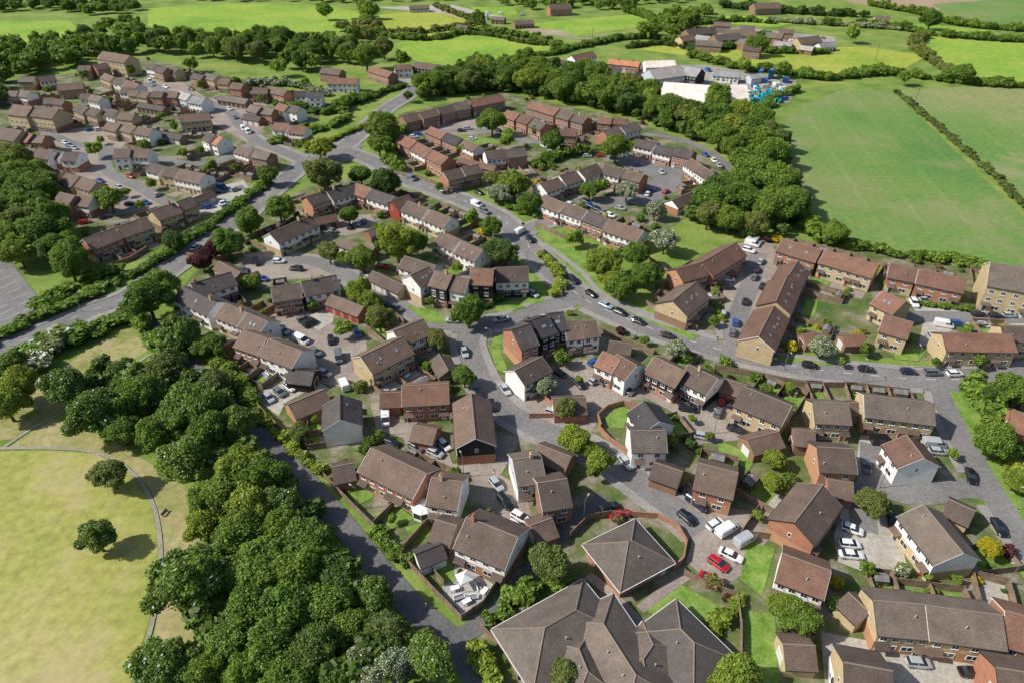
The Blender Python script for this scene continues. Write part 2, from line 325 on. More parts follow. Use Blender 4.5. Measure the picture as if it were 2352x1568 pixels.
RS=[]
for ri,(nm,mt,w,pv,pts) in enumerate(ROADS):
    sm=smooth(WP(pts)); RS.append(sm)
allp=np.array([(p.x,p.y,ROADS[i][2]/2,i) for i,s in enumerate(RS) for p in s])
def offs(s,i):
    a=s[max(0,i-1)]; b=s[min(len(s)-1,i+1)]; d=(b-a).normalized(); return Vector((-d.y,d.x))
for ri,(nm,mt,w,pv,pts) in enumerate(ROADS):
    s=RS[ri]; z=.09+.003*ri; mb=MB(); v=[]
    for i,p in enumerate(s):
        nn=offs(s,i)*(w/2); v+=[(p.x-nn.x,p.y-nn.y,z),(p.x+nn.x,p.y+nn.y,z)]
    mb.add(v,[(2*i,2*i+2,2*i+3,2*i+1) for i in range(len(s)-1)]); me=mb.mesh(nm,mt)
    if me.polygons[0].normal.z<0: me.flip_normals()
    struct(nm,me)
    for p in s:
        x,y=p.x,p.y; i0,i1=int(y-w/2-Y0),int(y+w/2-Y0)+1; j0,j1=int(x-w/2-X0),int(x+w/2-X0)+1
        if i0>=0 and j0>=0: OCC[i0:i1,j0:j1]|=4
    if pv:
        pm=MB()
        for sd in (-1,1):
            for i in range(len(s)-1):
                q=[]
                for j in (i,i+1):
                    nn=offs(s,j)*sd; q+=[s[j]+nn*(w/2),s[j]+nn*(w/2+1.9)]
                c=(q[0]+q[1]+q[2]+q[3])/4; dd=np.hypot(allp[:,0]-c.x,allp[:,1]-c.y)
                if np.any((dd<allp[:,2]+.9)&(allp[:,3]!=ri)&(allp[:,3]!=23)): continue
                if occ(c.x,c.y)&2 and ri not in(0,1): continue
                pm.add([(p.x,p.y,zz) for zz in (.21,.0) for p in (q[0],q[2],q[3],q[1])],[(0,1,2,3),(0,4,5,1),(2,6,7,3)])
                ii,jj=int(c.y-Y0),int(c.x-X0)
                if 0<=ii<NY and 0<=jj<NX: OCC[ii,jj]|=4
        struct('pavement',pm.mesh('pavement',footw))
    if ri in(0,1):
        mm=MB(); k=0
        while k<len(s)-2:
            a,b=s[k],s[k+1]; n0=offs(s,k)*.08
            mm.add([(a.x-n0.x,a.y-n0.y,z+.07),(b.x-n0.x,b.y-n0.y,z+.07),(b.x+n0.x,b.y+n0.y,z+.07),(a.x+n0.x,a.y+n0.y,z+.07)],[(0,1,2,3)]); k+=3
        struct('road_marking',mm.mesh('road_marking',wline))
sheet('road',[(660,372),(720,345),(790,318),(835,335),(800,372),(760,385),(720,400),(690,405)],asph,.178,4)
mm=MB()
for (ax,ay,nn_,dx,dy,lx,ly) in [(-34,622,10,12.5,13.5,34,-16),(-60,690,9,14,9,36,-17)]:
    for i in range(nn_):
        p=G(ax+i*dx,ay+i*dy); q=G(ax+i*dx+lx,ay+i*dy+ly); d=(q-p).normalized(); nv=Vector((-d.y,d.x,0))*.12
        mm.add([(r_.x,r_.y,.12) for r_ in (p-nv,p+nv,q+nv,q-nv)],[(0,3,2,1)])
struct('parking_marking',mm.mesh('parking_marking',fline))
# ---------------- building components
def win_mesh(w,h,name='window',mat=upvc,door=False):
    m=MB(); t=.09
    m.box(-w/2,w/2,-.08,0,0,t); m.box(-w/2,w/2,-.08,0,h-t,h); m.box(-w/2,-w/2+t,-.08,0,t,h-t); m.box(w/2-t,w/2,-.08,0,t,h-t)
    if w>1: m.box(-.04,.04,-.075,0,t,h-t)
    p=MB().box(-w/2+t,w/2-t,-.04,-.005,t,h-t)
    far=MB(); far.v=list(m.v); far.f=list(m.f); far.mi=list(m.mi); far.box(-w/2+t,w/2-t,-.04,-.005,t,h-t,1)
    return m.mesh(name,mat),p.mesh('pane',glass),far.mesh(name,[mat,glass])
WIN={k:win_mesh(*v) for k,v in dict(s=(1.15,1.15),w=(1.9,1.2),p=(2.0,2.05),n=(.7,1.0)).items()}
sillm=MB().box(-.65,.65,-.14,-.005,-.1,-.005).mesh('sill',upvc)
def door_mesh(mat):
    m=MB(); m.box(-.48,.48,-.05,0,.0,2.05); m.box(-.3,.3,-.07,-.05,1.2,1.8,1); m.box(-.55,-.48,-.08,0,0,2.1,2); m.box(.48,.55,-.08,0,0,2.1,2); m.box(-.55,.55,-.08,0,2.1,2.17,2)
    return m.mesh('door',[mat,glass,upvc])
DOORS=[door_mesh(x) for x in (doorw,doorb,doorr,doorn)]
handlem=MB().box(.3,.42,-.11,-.05,1.0,1.05).mesh('handle',metal)
def gdoor(mat):
    m=MB(); 
    for i in range(4): m.box(-1.15,1.15,-.06,0,.02+i*.5,.5+i*.5)
    m.box(-1.25,-1.16,-.09,0,0,2.1,1); m.box(1.16,1.25,-.09,0,0,2.1,1); m.box(-1.25,1.25,-.09,0,2.1,2.2,1)
    return m.mesh('garage_door',[mat,upvc])
GD={'w':gdoor(doorw),'r':gdoor(doorr),'b':gdoor(doorb)}
pm=MB(); pm.add([(-1.1,0,2.85),(1.1,0,2.85),(1.1,-1.2,2.35),(-1.1,-1.2,2.35),(-1.1,0,2.7),(1.1,0,2.7),(1.1,-1.2,2.25),(-1.1,-1.2,2.25)],[(0,3,2,1),(4,5,6,7),(3,7,6,2),(0,4,7,3),(1,2,6,5)])
PORCH=pm.mesh('porch_roof',ROOF['b'])
cm=MB().box(-.3,.3,-.42,.42,-1.0,.8).box(-.36,.36,-.48,.48,.66,.77); CHIM=cm.mesh('chimney',wallm('R')); CHIMY=cm.mesh('chimney',wallm('Y'))
POT=MB().tube((0,0,0),(0,0,.4),.13,.11,8).mesh('chimney_pot',plain('terracotta',(.4,.17,.09),.8))
VENT=MB().tube((0,0,-.1),(0,0,.45),.09,.09,8).tube((0,0,.45),(0,0,.52),.14,.14,8).mesh('vent_pipe',plain('vent_grey',(.45,.45,.45),.5))
sk=MB().box(-.36,.36,-.45,.45,0,.08); sk.box(-.29,.29,-.38,.38,.08,.1,1); SKY=sk.mesh('skylight',[plain('skylight_frame',(.2,.2,.21),.4),plain('skylight_glass',(.22,.3,.38),.08,0,.9)])
HOUSES=[]
PIT=.6
def place_house(x1,y1,x2,y2,w,wc,rc,eh=4.9,opt=''):
    if 'h' not in opt and rc not in 'w' and 'f' not in opt: w=w*(.87 if eh>3.4 else .8)
    rz=eh+w/2*PIT
    A=G(x1,y1,rz); B=G(x2,y2,rz)
    if A.x>B.x: A,B=B,A
    hip='h' in opt
    c=(A+B)/2; L=(B-A).length+.1 if hip else max((B-A).length+.2,4.5); ang=math.atan2(B.y-A.y,B.x-A.x)
    dist=c.length; near=dist<270; gar=eh<3.4
    yax=Vector((-math.sin(ang),math.cos(ang)))
    fs=-1 if yax.dot(Vector((c.x,c.y)))>0 else 1
    big=w>15
    name='barn' if rc in 'wm' else 'garage' if gar else ('terrace' if L>15 else 'house')
    if 'f' in opt: name='apartment_building'
    if 'h' in opt: name='care_home_wing'
    root=empty(name,(c.x,c.y,0),ang)
    hx=L/2-.2; hw=w/2-.35; zE=rz-PIT*hw-.16
    ro=MB(); t=.14
    e=rz-PIT*w/2
    if not hip:
        wm=MB().prismx([(-hw,0),(hw,0),(hw,zE),(0,rz-.16),(-hw,zE)],-hx,hx)
        for s in (-1,1):
            v=[(-L/2,0,rz),(L/2,0,rz),(L/2,s*w/2,e),(-L/2,s*w/2,e)]; v+=[(a,b,cc-t) for a,b,cc in v]
            ro.add(v,[(0,1,2,3),(4,7,6,5),(2,6,7,3),(0,3,7,4),(1,5,6,2)])
        rd=MB().box(-L/2,L/2,-.12,.12,rz-.06,rz+.06)
    else:
        wm=MB().box(-L/2-w/2+.7,L/2+w/2-.7,-w/2+.7,w/2-.7,0,e-.05)
        X=L/2+w/2; hx=X-.7; hw=w/2-.7
        v=[(-L/2,0,rz),(L/2,0,rz),(X,w/2,e),(-X,w/2,e),(-X,-w/2,e),(X,-w/2,e)]
        ro.add(v,[(0,1,2,3),(1,0,4,5),(0,3,4),(1,5,2),(3,2,5,4)])
        rd=MB(); 
        for q in (2,5): rd.tube((v[1][0],v[1][1],v[1][2]+.02),(v[q][0],v[q][1],v[q][2]+.02),.12,.12,5)
        for q in (3,4): rd.tube((v[0][0],v[0][1],v[0][2]+.02),(v[q][0],v[q][1],v[q][2]+.02),.12,.12,5)
        if L>2: rd.tube((-L/2,0,rz+.02),(L/2,0,rz+.02),.12,.12,5)
        for (xa,xb,ya,yb) in ((-X,X,w/2,w/2+.12),(-X,X,-w/2-.12,-w/2),(X,X+.12,-w/2,w/2),(-X-.12,-X,-w/2,w/2)): ob('gutter',MB().box(xa,xb,ya,yb,e-.16,e-.02).mesh('gutter',upvc),root)
    wme=wm.mesh('wall',wallm(wc)); ob('wall',wme,root)
    rm=ro.mesh('roof',ROOF[rc]); roof=ob('roof',rm,root); ob('ridge_tiles',rd.mesh('ridge_tiles',ridgem if rc not in 'dwm' else gutter if rc=='d' else metal),roof)
    if not hip:
        for s in (-1,1):
            ob('gutter',MB().box(-L/2,L/2,min(s*w/2,s*(w/2+.12)),max(s*w/2,s*(w/2+.12)),e-.16,e-.04).mesh('gutter',gutter),root)
        if near and not gar:
            for s in (-1,1):
                b=MB()
                for q in (-1,1):
                    v=[(s*(L/2+.0),0,rz-.02),(s*(L/2+.05),0,rz-.02),(s*(L/2+.05),q*w/2,e-.02),(s*L/2,q*w/2,e-.02)]; v+=[(a,bb,cc-.2) for a,bb,cc in v]
                    b.add(v,[(0,1,2,3),(4,7,6,5),(0,4,5,1),(1,5,6,2),(2,6,7,3),(0,3,7,4)])
                ob('bargeboard',b.mesh('bargeboard',upvc if 'W' in wc or random.random()<.4 else gutter),root)
    rnd=random.Random(int(x1*7+y1*13))
    def win(k,x,y,z,rzz):
        f,p,far=WIN[k]
        if near:
            o=ob('window',f,root,(x,y,z),rzz); ob('pane',p,o)
            if k=='s': ob('sill',sillm,o)
        else: ob('window',far,root,(x,y,z),rzz)
    n=max(1,round(2*hx/4.9)); u=2*hx/n
    if big and not hip and rc in 'wm':
        for i in range(max(2,n//2)): ob('garage_door',GD['w'],root,(-hx+(i+.5)*2*hx/max(2,n//2),fs*hw,0),0 if fs<0 else math.pi,(1.5,1,1.5))
    elif gar and not hip:
        dm=GD['r' if 'R' in opt else 'w' if 'w' in opt or rnd.random()<.45 else 'b']
        if L<w+2.5:
            s=1 if (x1+x2)/2<1176 else -1
            ob('garage_door',dm,root,(s*hx,0,0),s*math.pi/2)
        else:
            n=max(1,int(2*hx/3.0))
            for i in range(n): ob('garage_door',dm,root,(-hx+(i+.5)*2*hx/n,fs*hw,0),0 if fs<0 else math.pi)
    else:
        st=max(2,round(eh/2.5))
        if hip: st=1
        for s in (-1,1):
            if not near and s!=fs and dist>330: continue
            rot=0 if s<0 else math.pi; front=(s==fs)
            for i in range(n):
                xc=-hx+(i+.5)*u; mir=1 if i%2 else -1
                if front and not hip or (hip and i==n//2):
                    d=ob('door',rnd.choice(DOORS),root,(xc+mir*u*.26,s*hw,.02),rot)
                    if near: ob('handle',handlem,d)
                    if near and not hip: ob('porch_roof',PORCH,root,(xc+mir*u*.26,s*(hw+.005),0),rot)
                    win('w',xc-mir*u*.17,s*hw,1.0,rot)
                elif hip: win('w',xc,s*hw,1.0,rot)
                else:
                    win('p',xc+mir*u*.2,s*hw,.05,rot); win('s',xc-mir*u*.27,s*hw,1.05,rot)
                for f in range(1,st):
                    z=.95+f*2.45
                    if z+1.2>zE: z=zE-1.3
                    win('s',xc-u*.24,s*hw,z,rot); win('s',xc+u*.24,s*hw,z,rot)
        for s in (-1,1):
            if not hip and rnd.random()<.75 and (near or dist<330): win('n',s*hx,rnd.uniform(-.8,.8),3.5 if st<3 else 6.,s*math.pi/2)
        if not hip and ('c' in opt or rnd.random()<.1) and 'x' not in opt:
            for i in range(1+(L>16)):
                xx=-hx+1+rnd.random()*(2*hx-2); 
                ob('chimney',rnd.choice([CHIM,CHIMY]),roof,(xx,0,rz+.3),0)
                if near:
                    for q in (-.18,.18): ob('chimney_pot',POT,roof,(xx,q,rz+1.1))
        if near:
            for i in range(max(1,n//2)):
                xx=rnd.uniform(-L/2,L/2)*.8; yy=rnd.uniform(.12,.35)*w
                ob('vent_pipe',VENT,roof,(xx,fs*yy,rz-PIT*yy),0)
        if 's' in opt or (near and not hip and rnd.random()<.1):
            k=rnd.randint(1,2) if 's' not in opt else max(2,n)
            for i in range(k):
                xx=-hx+1.6+(i+.5)*(2*hx-3.2)/k+rnd.uniform(-.5,.5); yy=w*.24
                ob('skylight',SKY,roof,(xx,fs*yy,rz-PIT*yy+.01),0,rot=(-fs*math.atan(PIT),0,0))
    X=L/2+(w/2 if hip else 0)
    ca,sa=math.cos(ang),math.sin(ang)
    cor=[(c.x+a*ca-b*sa,c.y+a*sa+b*ca) for a,b in ((-X-.2,-w/2-.3),(X+.2,-w/2-.3),(X+.2,w/2+.3),(-X-.2,w/2+.3))]
    stamp_poly(cor,8)
    up,lo=wc[0],wc[-1]
    wd=WN[up] if up==lo else W1[up]+' and '+{'R':'brick','Y':'buff','B':'brown','W':'white','T':'orange','K':'black'}[lo]
    kd={'garage':'garage','house':'house','terrace':'terrace','barn':'shed','apartment_building':'apartment block','care_home_wing':'hipped building'}[name]
    reg(root,f'{wd} {kd}, {RN[rc]}',{'hipped building':'building','apartment block':'apartment building'}.get(kd,kd),(c.x,c.y,rz),{'garage':'garages of the estate','house':'houses of the estate','terrace':'terraces of the estate'}.get(name))
    HOUSES.append((root,c,L,w,ang,fs,gar,near,big,hip,opt))
    return root
HD="""235,118,298,128,11,Y,b,8,f|180,152,245,148,9,Y,b|45,175,125,172,9,YR,r|130,195,190,190,9,R,b|342,145,410,158,9,Y,b|445,165,500,176,9,YB,d|505,180,560,192,9,YB,b|580,200,660,208,9,R,b|575,240,630,248,9,R,g
675,213,740,212,9,W,d|752,180,822,180,9,W,r|240,172,320,190,9,WY,b|280,200,345,215,9,Y,b|350,206,410,214,9,R,b|412,212,472,226,10,C,m|30,240,75,245,11,Y,b,7.0,f|80,243,135,250,11,YB,b,7.0,f|180,240,232,253,9,YB,b|238,252,310,264,9,WB,b
248,280,352,294,10,YB,b|412,264,480,258,10,Y,b|478,302,512,320,10,W,o|0,292,50,300,11,YB,b,6.4,f|54,303,104,314,10,B,b,5.6|50,335,122,345,10,R,b|112,342,182,350,10,WR,d|262,342,345,345,10,W,b|348,374,410,386,10,Y,b|412,388,472,400,10,WY,b|548,338,622,353,9,WR,b|630,280,705,292,9,B,r
115,388,222,418,10,Y,b|137,440,215,452,10,R,b|190,550,262,523,10,RY,b,4.9,n|267,521,335,498,10,Y,b,4.9,n|347,484,400,466,10,YB,b|404,464,438,452,9,Y,b|442,455,488,438,6,Y,b,2.5,w|640,238,690,248,9,W,g|20,205,70,210,9,R,b|185,215,235,222,8,W,b|320,235,380,245,7,B,d,2.5|100,225,150,230,8,Y,b|505,218,570,228,8,B,g,2.5|365,300,420,310,7,B,d,2.5|560,262,600,268,7,R,d,2.5
855,152,902,166,9,RB,r|955,142,1020,150,10,K,b|740,155,785,160,9,B,b|905,150,945,148,8,W,b|1262,135,1308,140,9,W,b|1312,128,1362,118,9,W,r|1400,135,1470,142,9,R,o,3.5|1375,160,1420,150,9,W,g,3|1525,188,1645,197,26,W,w,5|1650,194,1715,194,20,W,w,5|1490,160,1562,150,16,C,m,5|1565,150,1612,158,14,K,m,5|1480,140,1550,138,10,W,w,4|1440,172,1475,165,9,B,d,3.5|1640,160,1700,165,10,W,m,3.5|1720,172,1750,168,8,C,m,3|1690,228,1725,232,8,C,m,3|1600,226,1640,232,8,C,m,3
1575,68,1640,62,12,B,b|1640,80,1700,76,12,B,g|1665,66,1740,72,12,Y,b|1700,90,1750,84,12,B,m,4|1830,88,1880,82,12,Y,b|1760,74,1800,78,10,R,g|2010,36,2045,38,10,W,b|1730,8,1790,6,14,B,b|1600,92,1660,96,10,B,g,4|1880,100,1915,96,10,W,m,3|1180,48,1225,46,10,B,b,3|1260,10,1310,8,14,R,b|1600,80,1632,84,10,W,m,3|1780,94,1820,98,10,C,m,3|1710,104,1750,108,9,B,b|1840,104,1870,108,9,B,m,3|1560,84,1590,80,10,Y,b|1700,58,1735,60,9,B,g|1790,66,1825,68,9,R,b|1640,50,1680,52,9,B,b|1130,38,1160,40,8,B,g,3|1090,30,1120,32,7,W,m,2.6|940,14,985,12,9,B,g,3|1050,56,1075,60,7,B,b,3
922,268,1000,250,10,BR,b|1003,247,1073,232,10,B,b|1076,230,1150,216,10,B,r|1165,250,1255,284,10,RT,r|1222,232,1285,250,10,B,r|1288,250,1350,268,10,B,b|990,290,1100,335,9,RB,r|922,310,1030,362,10,R,r|1018,396,1098,378,9,R,b|1113,350,1205,338,9,R,b|1058,362,1140,382,6,R,r,2.5|1285,296,1325,298,8,R,r|1385,302,1462,280,10,WR,g|1375,268,1440,275,8,B,r
1465,320,1595,350,9.5,WR,d|1588,364,1640,396,9.5,WR,b|1390,378,1480,400,10,WR,b|1240,420,1370,375,10,WR,b|1543,460,1618,430,9,WR,b,3|1250,447,1300,468,9.5,WR,b|1302,468,1400,503,9.5,WR,b|1402,505,1478,530,10,WR,b
702,452,745,438,9,T,b|750,440,825,418,9.5,WR,d,4.9,c|815,420,852,432,9.5,XR,r|855,434,905,450,9,WR,d|900,462,938,448,9,X,r|938,462,985,480,9.5,WY,b,4.9,c|990,482,1035,500,9.5,WY,b|1015,532,1058,552,9.5,WY,b,4.9,c|1062,555,1108,574,9.5,W,b,4.9,s|618,536,712,495,10,WY,b,4.9,c|722,502,772,492,6.5,R,r,2.5|842,530,885,515,6.5,B,b,2.5|780,548,860,570,6.5,B,b,2.5
438,652,530,625,9.5,WK,d,4.9,c|420,657,500,694,9.5,W,d,4.9,c|503,600,552,626,7,B,b,3|515,696,565,716,9.5,WY,b,4.9,c|568,719,614,738,9,W,b|558,758,612,776,10,R,b|618,778,692,806,10,W,b|664,846,722,852,8,K,d,2.6|622,660,688,650,10,R,b,4.9,x|692,648,772,632,10,WR,d,4.9,c|760,677,835,705,7.5,R,b,2.5,R|855,622,928,655,7.5,Y,b,2.5
942,632,985,612,10,WY,b,6,s|1000,622,1040,631,10.5,KR,b,6.5,c|1043,634,1078,640,10,WK,b,6.0|1082,616,1134,618,11,KY,r,7|1137,615,1212,612,10,WK,b,5.5|930,588,1000,610,9,WR,b|1176,757,1216,745,12,RT,d,6.8|1222,735,1256,723,11,KR,d,7.2,s|1258,722,1294,716,10.5,KR,d,6.6,s|1212,728,1226,768,7,K,d,6.4|1297,742,1332,739,10,WR,b|1335,740,1366,736,9.5,W,b|1182,850,1245,818,9,W,b|1385,806,1425,823,9,WR,r|1418,812,1462,838,9.5,W,r|1400,782,1452,790,7,B,b,2.6|1503,818,1575,852,10,KR,b|1582,836,1648,868,10,WK,b|1270,915,1345,912,9,R,b,2.6,w
1662,868,1718,884,8,B,b,2.6|1708,886,1818,930,11,Y,b|1868,922,1950,926,10,Y,g|1985,906,2145,925,10.5,YT,g,4.9,n|1950,925,1985,922,7,Y,b,2.6|1480,920,1515,966,9.5,W,d|1448,988,1528,988,9.5,W,g|1605,1062,1695,1085,11,RT,b|1503,1060,1568,1082,8,B,b,2.6|1718,1008,1788,990,8,B,b,2.6|1825,985,1872,990,8,B,b,3|1878,1025,1962,1030,10.5,T,b|2082,998,2122,1050,10.5,W,r|1890,1112,1825,1198,10.5,RT,b|1903,1100,1960,1108,8,R,b,2.6
1798,1270,1908,1310,10,W,r|2122,1158,2212,1268,10.5,WY,g|2180,1145,2240,1172,8,Y,b,2.6|2008,1378,2130,1388,10.5,YT,g|2128,1390,2302,1412,10.5,YT,g|1955,1365,1992,1400,7,Y,b,2.6|2310,1402,2400,1425,11,R,r|1940,1520,2050,1540,11,Y,b|2290,1532,2400,1550,10,R,b|1800,1478,1872,1482,8,Y,b,2.6|2325,940,2410,965,10,R,r
1612,602,1690,557,11,RT,r|1553,618,1612,602,9.5,T,r|1545,690,1598,648,12,YB,b,4.9,s|1742,772,1778,702,11,Y,r,4.9,s|1782,692,1808,634,11,YR,r,4.9,s|1812,632,1832,600,10,R,r|1798,548,1888,574,10.5,RB,r,4.9,s|1895,574,2018,608,10.5,Y,r|2045,604,2108,616,10.5,RY,r|2112,618,2220,640,10.5,R,r|2275,602,2390,622,14,Y,g,8,f|2028,668,2080,692,11,Y,r|2032,722,2098,740,11,Y,r|2165,765,2325,768,10,Y,r,4.9,n|2300,748,2380,752,9,Y,b|1845,768,1885,765,7,B,r,2.4|1935,770,1985,768,7,B,r,2.4
828,818,925,772,11,Y,b,4.9,s|903,760,972,732,10,WR,b|923,886,1030,880,10,R,r|873,902,920,900,8,B,r,2.6,R|1008,812,1030,850,7,B,b,2.6|782,905,782,962,10,W,d|662,928,745,893,9,T,b,2.6|1082,902,1092,1005,10,KR,b,5|950,975,1003,985,8,R,b,2.6|852,1027,978,1086,11,RT,b|992,1095,1062,1106,11,W,b|762,1072,812,1062,8,R,b,2.6,w|1178,1055,1242,1045,11,CW,g|1235,1108,1302,1098,11,B,b|1235,1018,1312,1048,8,B,b,3|1072,1186,1188,1232,12,WR,b|1000,1192,1048,1206,9,B,b,3|955,1272,1015,1248,6,W,d,2.5|1220,1205,1268,1188,8,R,b,2.6
1444,1243,1450,1240,11.6,TR,g,3.0,h|1252,1440,1322,1400,12.5,R,g,3.0,h|1386,1432,1460,1548,12,R,g,3.0,h|1564,1444,1594,1474,11,RY,g,3.0,h|1478,1512,1500,1480,8,R,g,3.0,h|1330,1490,1350,1540,7,R,g,3.4,h"""
SR=random.Random(44)
for e in HD.replace('\n','|').split('|'):
    q=e.split(','); X1,Y1,X2,Y2=[float(v) for v in q[:4]]; eh=float(q[7]) if len(q)>7 else 4.9; op=q[8] if len(q)>8 else ''
    a=G(X1,Y1,7); b=G(X2,Y2,7); L=(b-a).length
    zone=(X1<720 and Y1<480) or (X1>900 and 240<Y1<520)
    if zone and L>13.5 and eh>4 and 'f' not in op:
        n=2 if L<24 else 3
        for k in range(n):
            left=X1<720
            t0=k/n+(.012 if k else 0); t1=(k+1)/n-(.012 if k<n-1 else 0)-(.04 if left and k<n-1 else 0); off=SR.choice([-1.,.0,1.])*SR.uniform(1.0,3.0 if left else 2.2); tw=SR.uniform(-2.2,2.2) if left else SR.uniform(-.8,.8)
            wc=q[5] if SR.random()<.6 else SR.choice(['WR','W','WY','YB','B','RB'] if left else ['R','RB','WR','RT'])
            place_house(X1+(X2-X1)*t0,Y1+(Y2-Y1)*t0+off-tw,X1+(X2-X1)*t1,Y1+(Y2-Y1)*t1+off+tw,float(q[4])*SR.uniform(.88,1.03),wc,q[6] if SR.random()<.7 else SR.choice('bgdr'),eh+SR.choice([0,.35,-.3]),op)
    else: place_house(X1,Y1,X2,Y2,float(q[4]),q[5],q[6],eh,op)
print('houses',len(HOUSES))
# ---------------- fences, sheds, gardens
postm=MB().box(-.06,.06,-.06,.06,0,1.95).box(-.08,.08,-.08,.08,1.95,2.0).mesh('post',post_m)
def fence(pts,mat=timber,h=1.75,name='timber_fence',posts=True,desc='brown timber panel fence',z=0,pw=.06,cat='fence'):
    c=sum((Vector((p[0],p[1],0)) for p in pts),Vector())/len(pts); root=empty(name,(c.x,c.y,z))
    for i in range(len(pts)-1):
        a=Vector((pts[i][0],pts[i][1],0)); b=Vector((pts[i+1][0],pts[i+1][1],0)); L=(b-a).length
        if L<.3: continue
        ang=math.atan2(b.y-a.y,b.x-a.x); m=MB().box(0.03,L-.03,-pw/2,pw/2,.05,h)
        if mat is timber: m.box(.03,L-.03,-pw/2-.03,pw/2+.03,h,h+.05)
        else: m.box(.0,L,-pw/2-.05,pw/2+.05,h,h+.07)
        ob('panel' if mat is timber else 'brick_panel',m.mesh('panel',mat),root,tuple(a-c),ang)
        if posts:
            k=max(1,round(L/2.7))
            for j in range(k+(i==len(pts)-2)):
                p=a.lerp(b,j/k)-c; ob('post',postm,root,(p.x,p.y,0),ang)
    reg(root,desc,cat,(c.x,c.y,h),'garden fences' if mat is timber else 'garden walls')
    return root
def shed_t():
    w=MB().prismx([(-.95,0),(.95,0),(.95,1.8),(0,2.25),(-.95,1.8)],-1.3,1.3).mesh('wall',timber)
    r=MB(); 
    for s in (-1,1):
        v=[(-1.4,0,2.33),(1.4,0,2.33),(1.4,s*1.1,1.8),(-1.4,s*1.1,1.8)]; v+=[(a,b,c-.05) for a,b,c in v]; r.add(v,[(0,1,2,3),(4,7,6,5),(2,6,7,3),(0,3,7,4),(1,5,6,2)])
    d=MB().box(-.4,.4,-.99,-.952,.05,1.75).mesh('door',doorb); g=MB().box(.6,1.1,-.98,-.952,.95,1.4).mesh('window',glass)
    return w,r.mesh('roof',shedfelt),d,g
SHED=shed_t()
def shed(x,y,rz,s=1.0):
    r=empty('garden_shed',(x,y,0),rz); r.scale=(s,s,s)
    ob('wall',SHED[0],r); ob('roof',SHED[1],r); ob('door',SHED[2],r); ob('window',SHED[3],r)
    reg(r,'small timber garden shed','shed',(x,y,2),'garden sheds')
    stamp_poly([(x-2,y-2),(x+2,y-2),(x+2,y+2),(x-2,y+2)],16)
tblm=MB().box(-.8,.8,-.45,.45,.7,.75).mesh('tabletop',whitefab); tleg=MB().box(-.04,.04,-.04,.04,0,.7).mesh('leg',metal)
greyf=plain('grey_cushion',(.25,.26,.28),.8)
sofs=MB().box(-.9,.9,-.4,.3,.3,.45).mesh('seat',greyf); sofb=MB().box(-.9,.9,.31,.45,.1,.8).mesh('backrest',whitefab); sofa_=MB().box(-.06,.06,-.4,.3,.1,.6).mesh('armrest',whitefab)
def gtable(x,y,rz,z=.1):
    r=empty('garden_table',(x,y,z),rz); ob('tabletop',tblm,r)
    for a in (-.7,.7):
        for b in (-.38,.38): ob('leg',tleg,r,(a,b,0))
    reg(r,'white garden table','table',(x,y,1),'garden tables')
def gsofa(x,y,rz,z=.1):
    r=empty('garden_sofa',(x,y,z),rz); ob('seat',sofs,r); ob('backrest',sofb,r)
    for a in (-.97,.97): ob('armrest',sofa_,r,(a,0,0))
    reg(r,'grey and white garden sofa','sofa',(x,y,1),'garden sofas')
BUSH=[]
ng=0; nsh=0; ntb=0
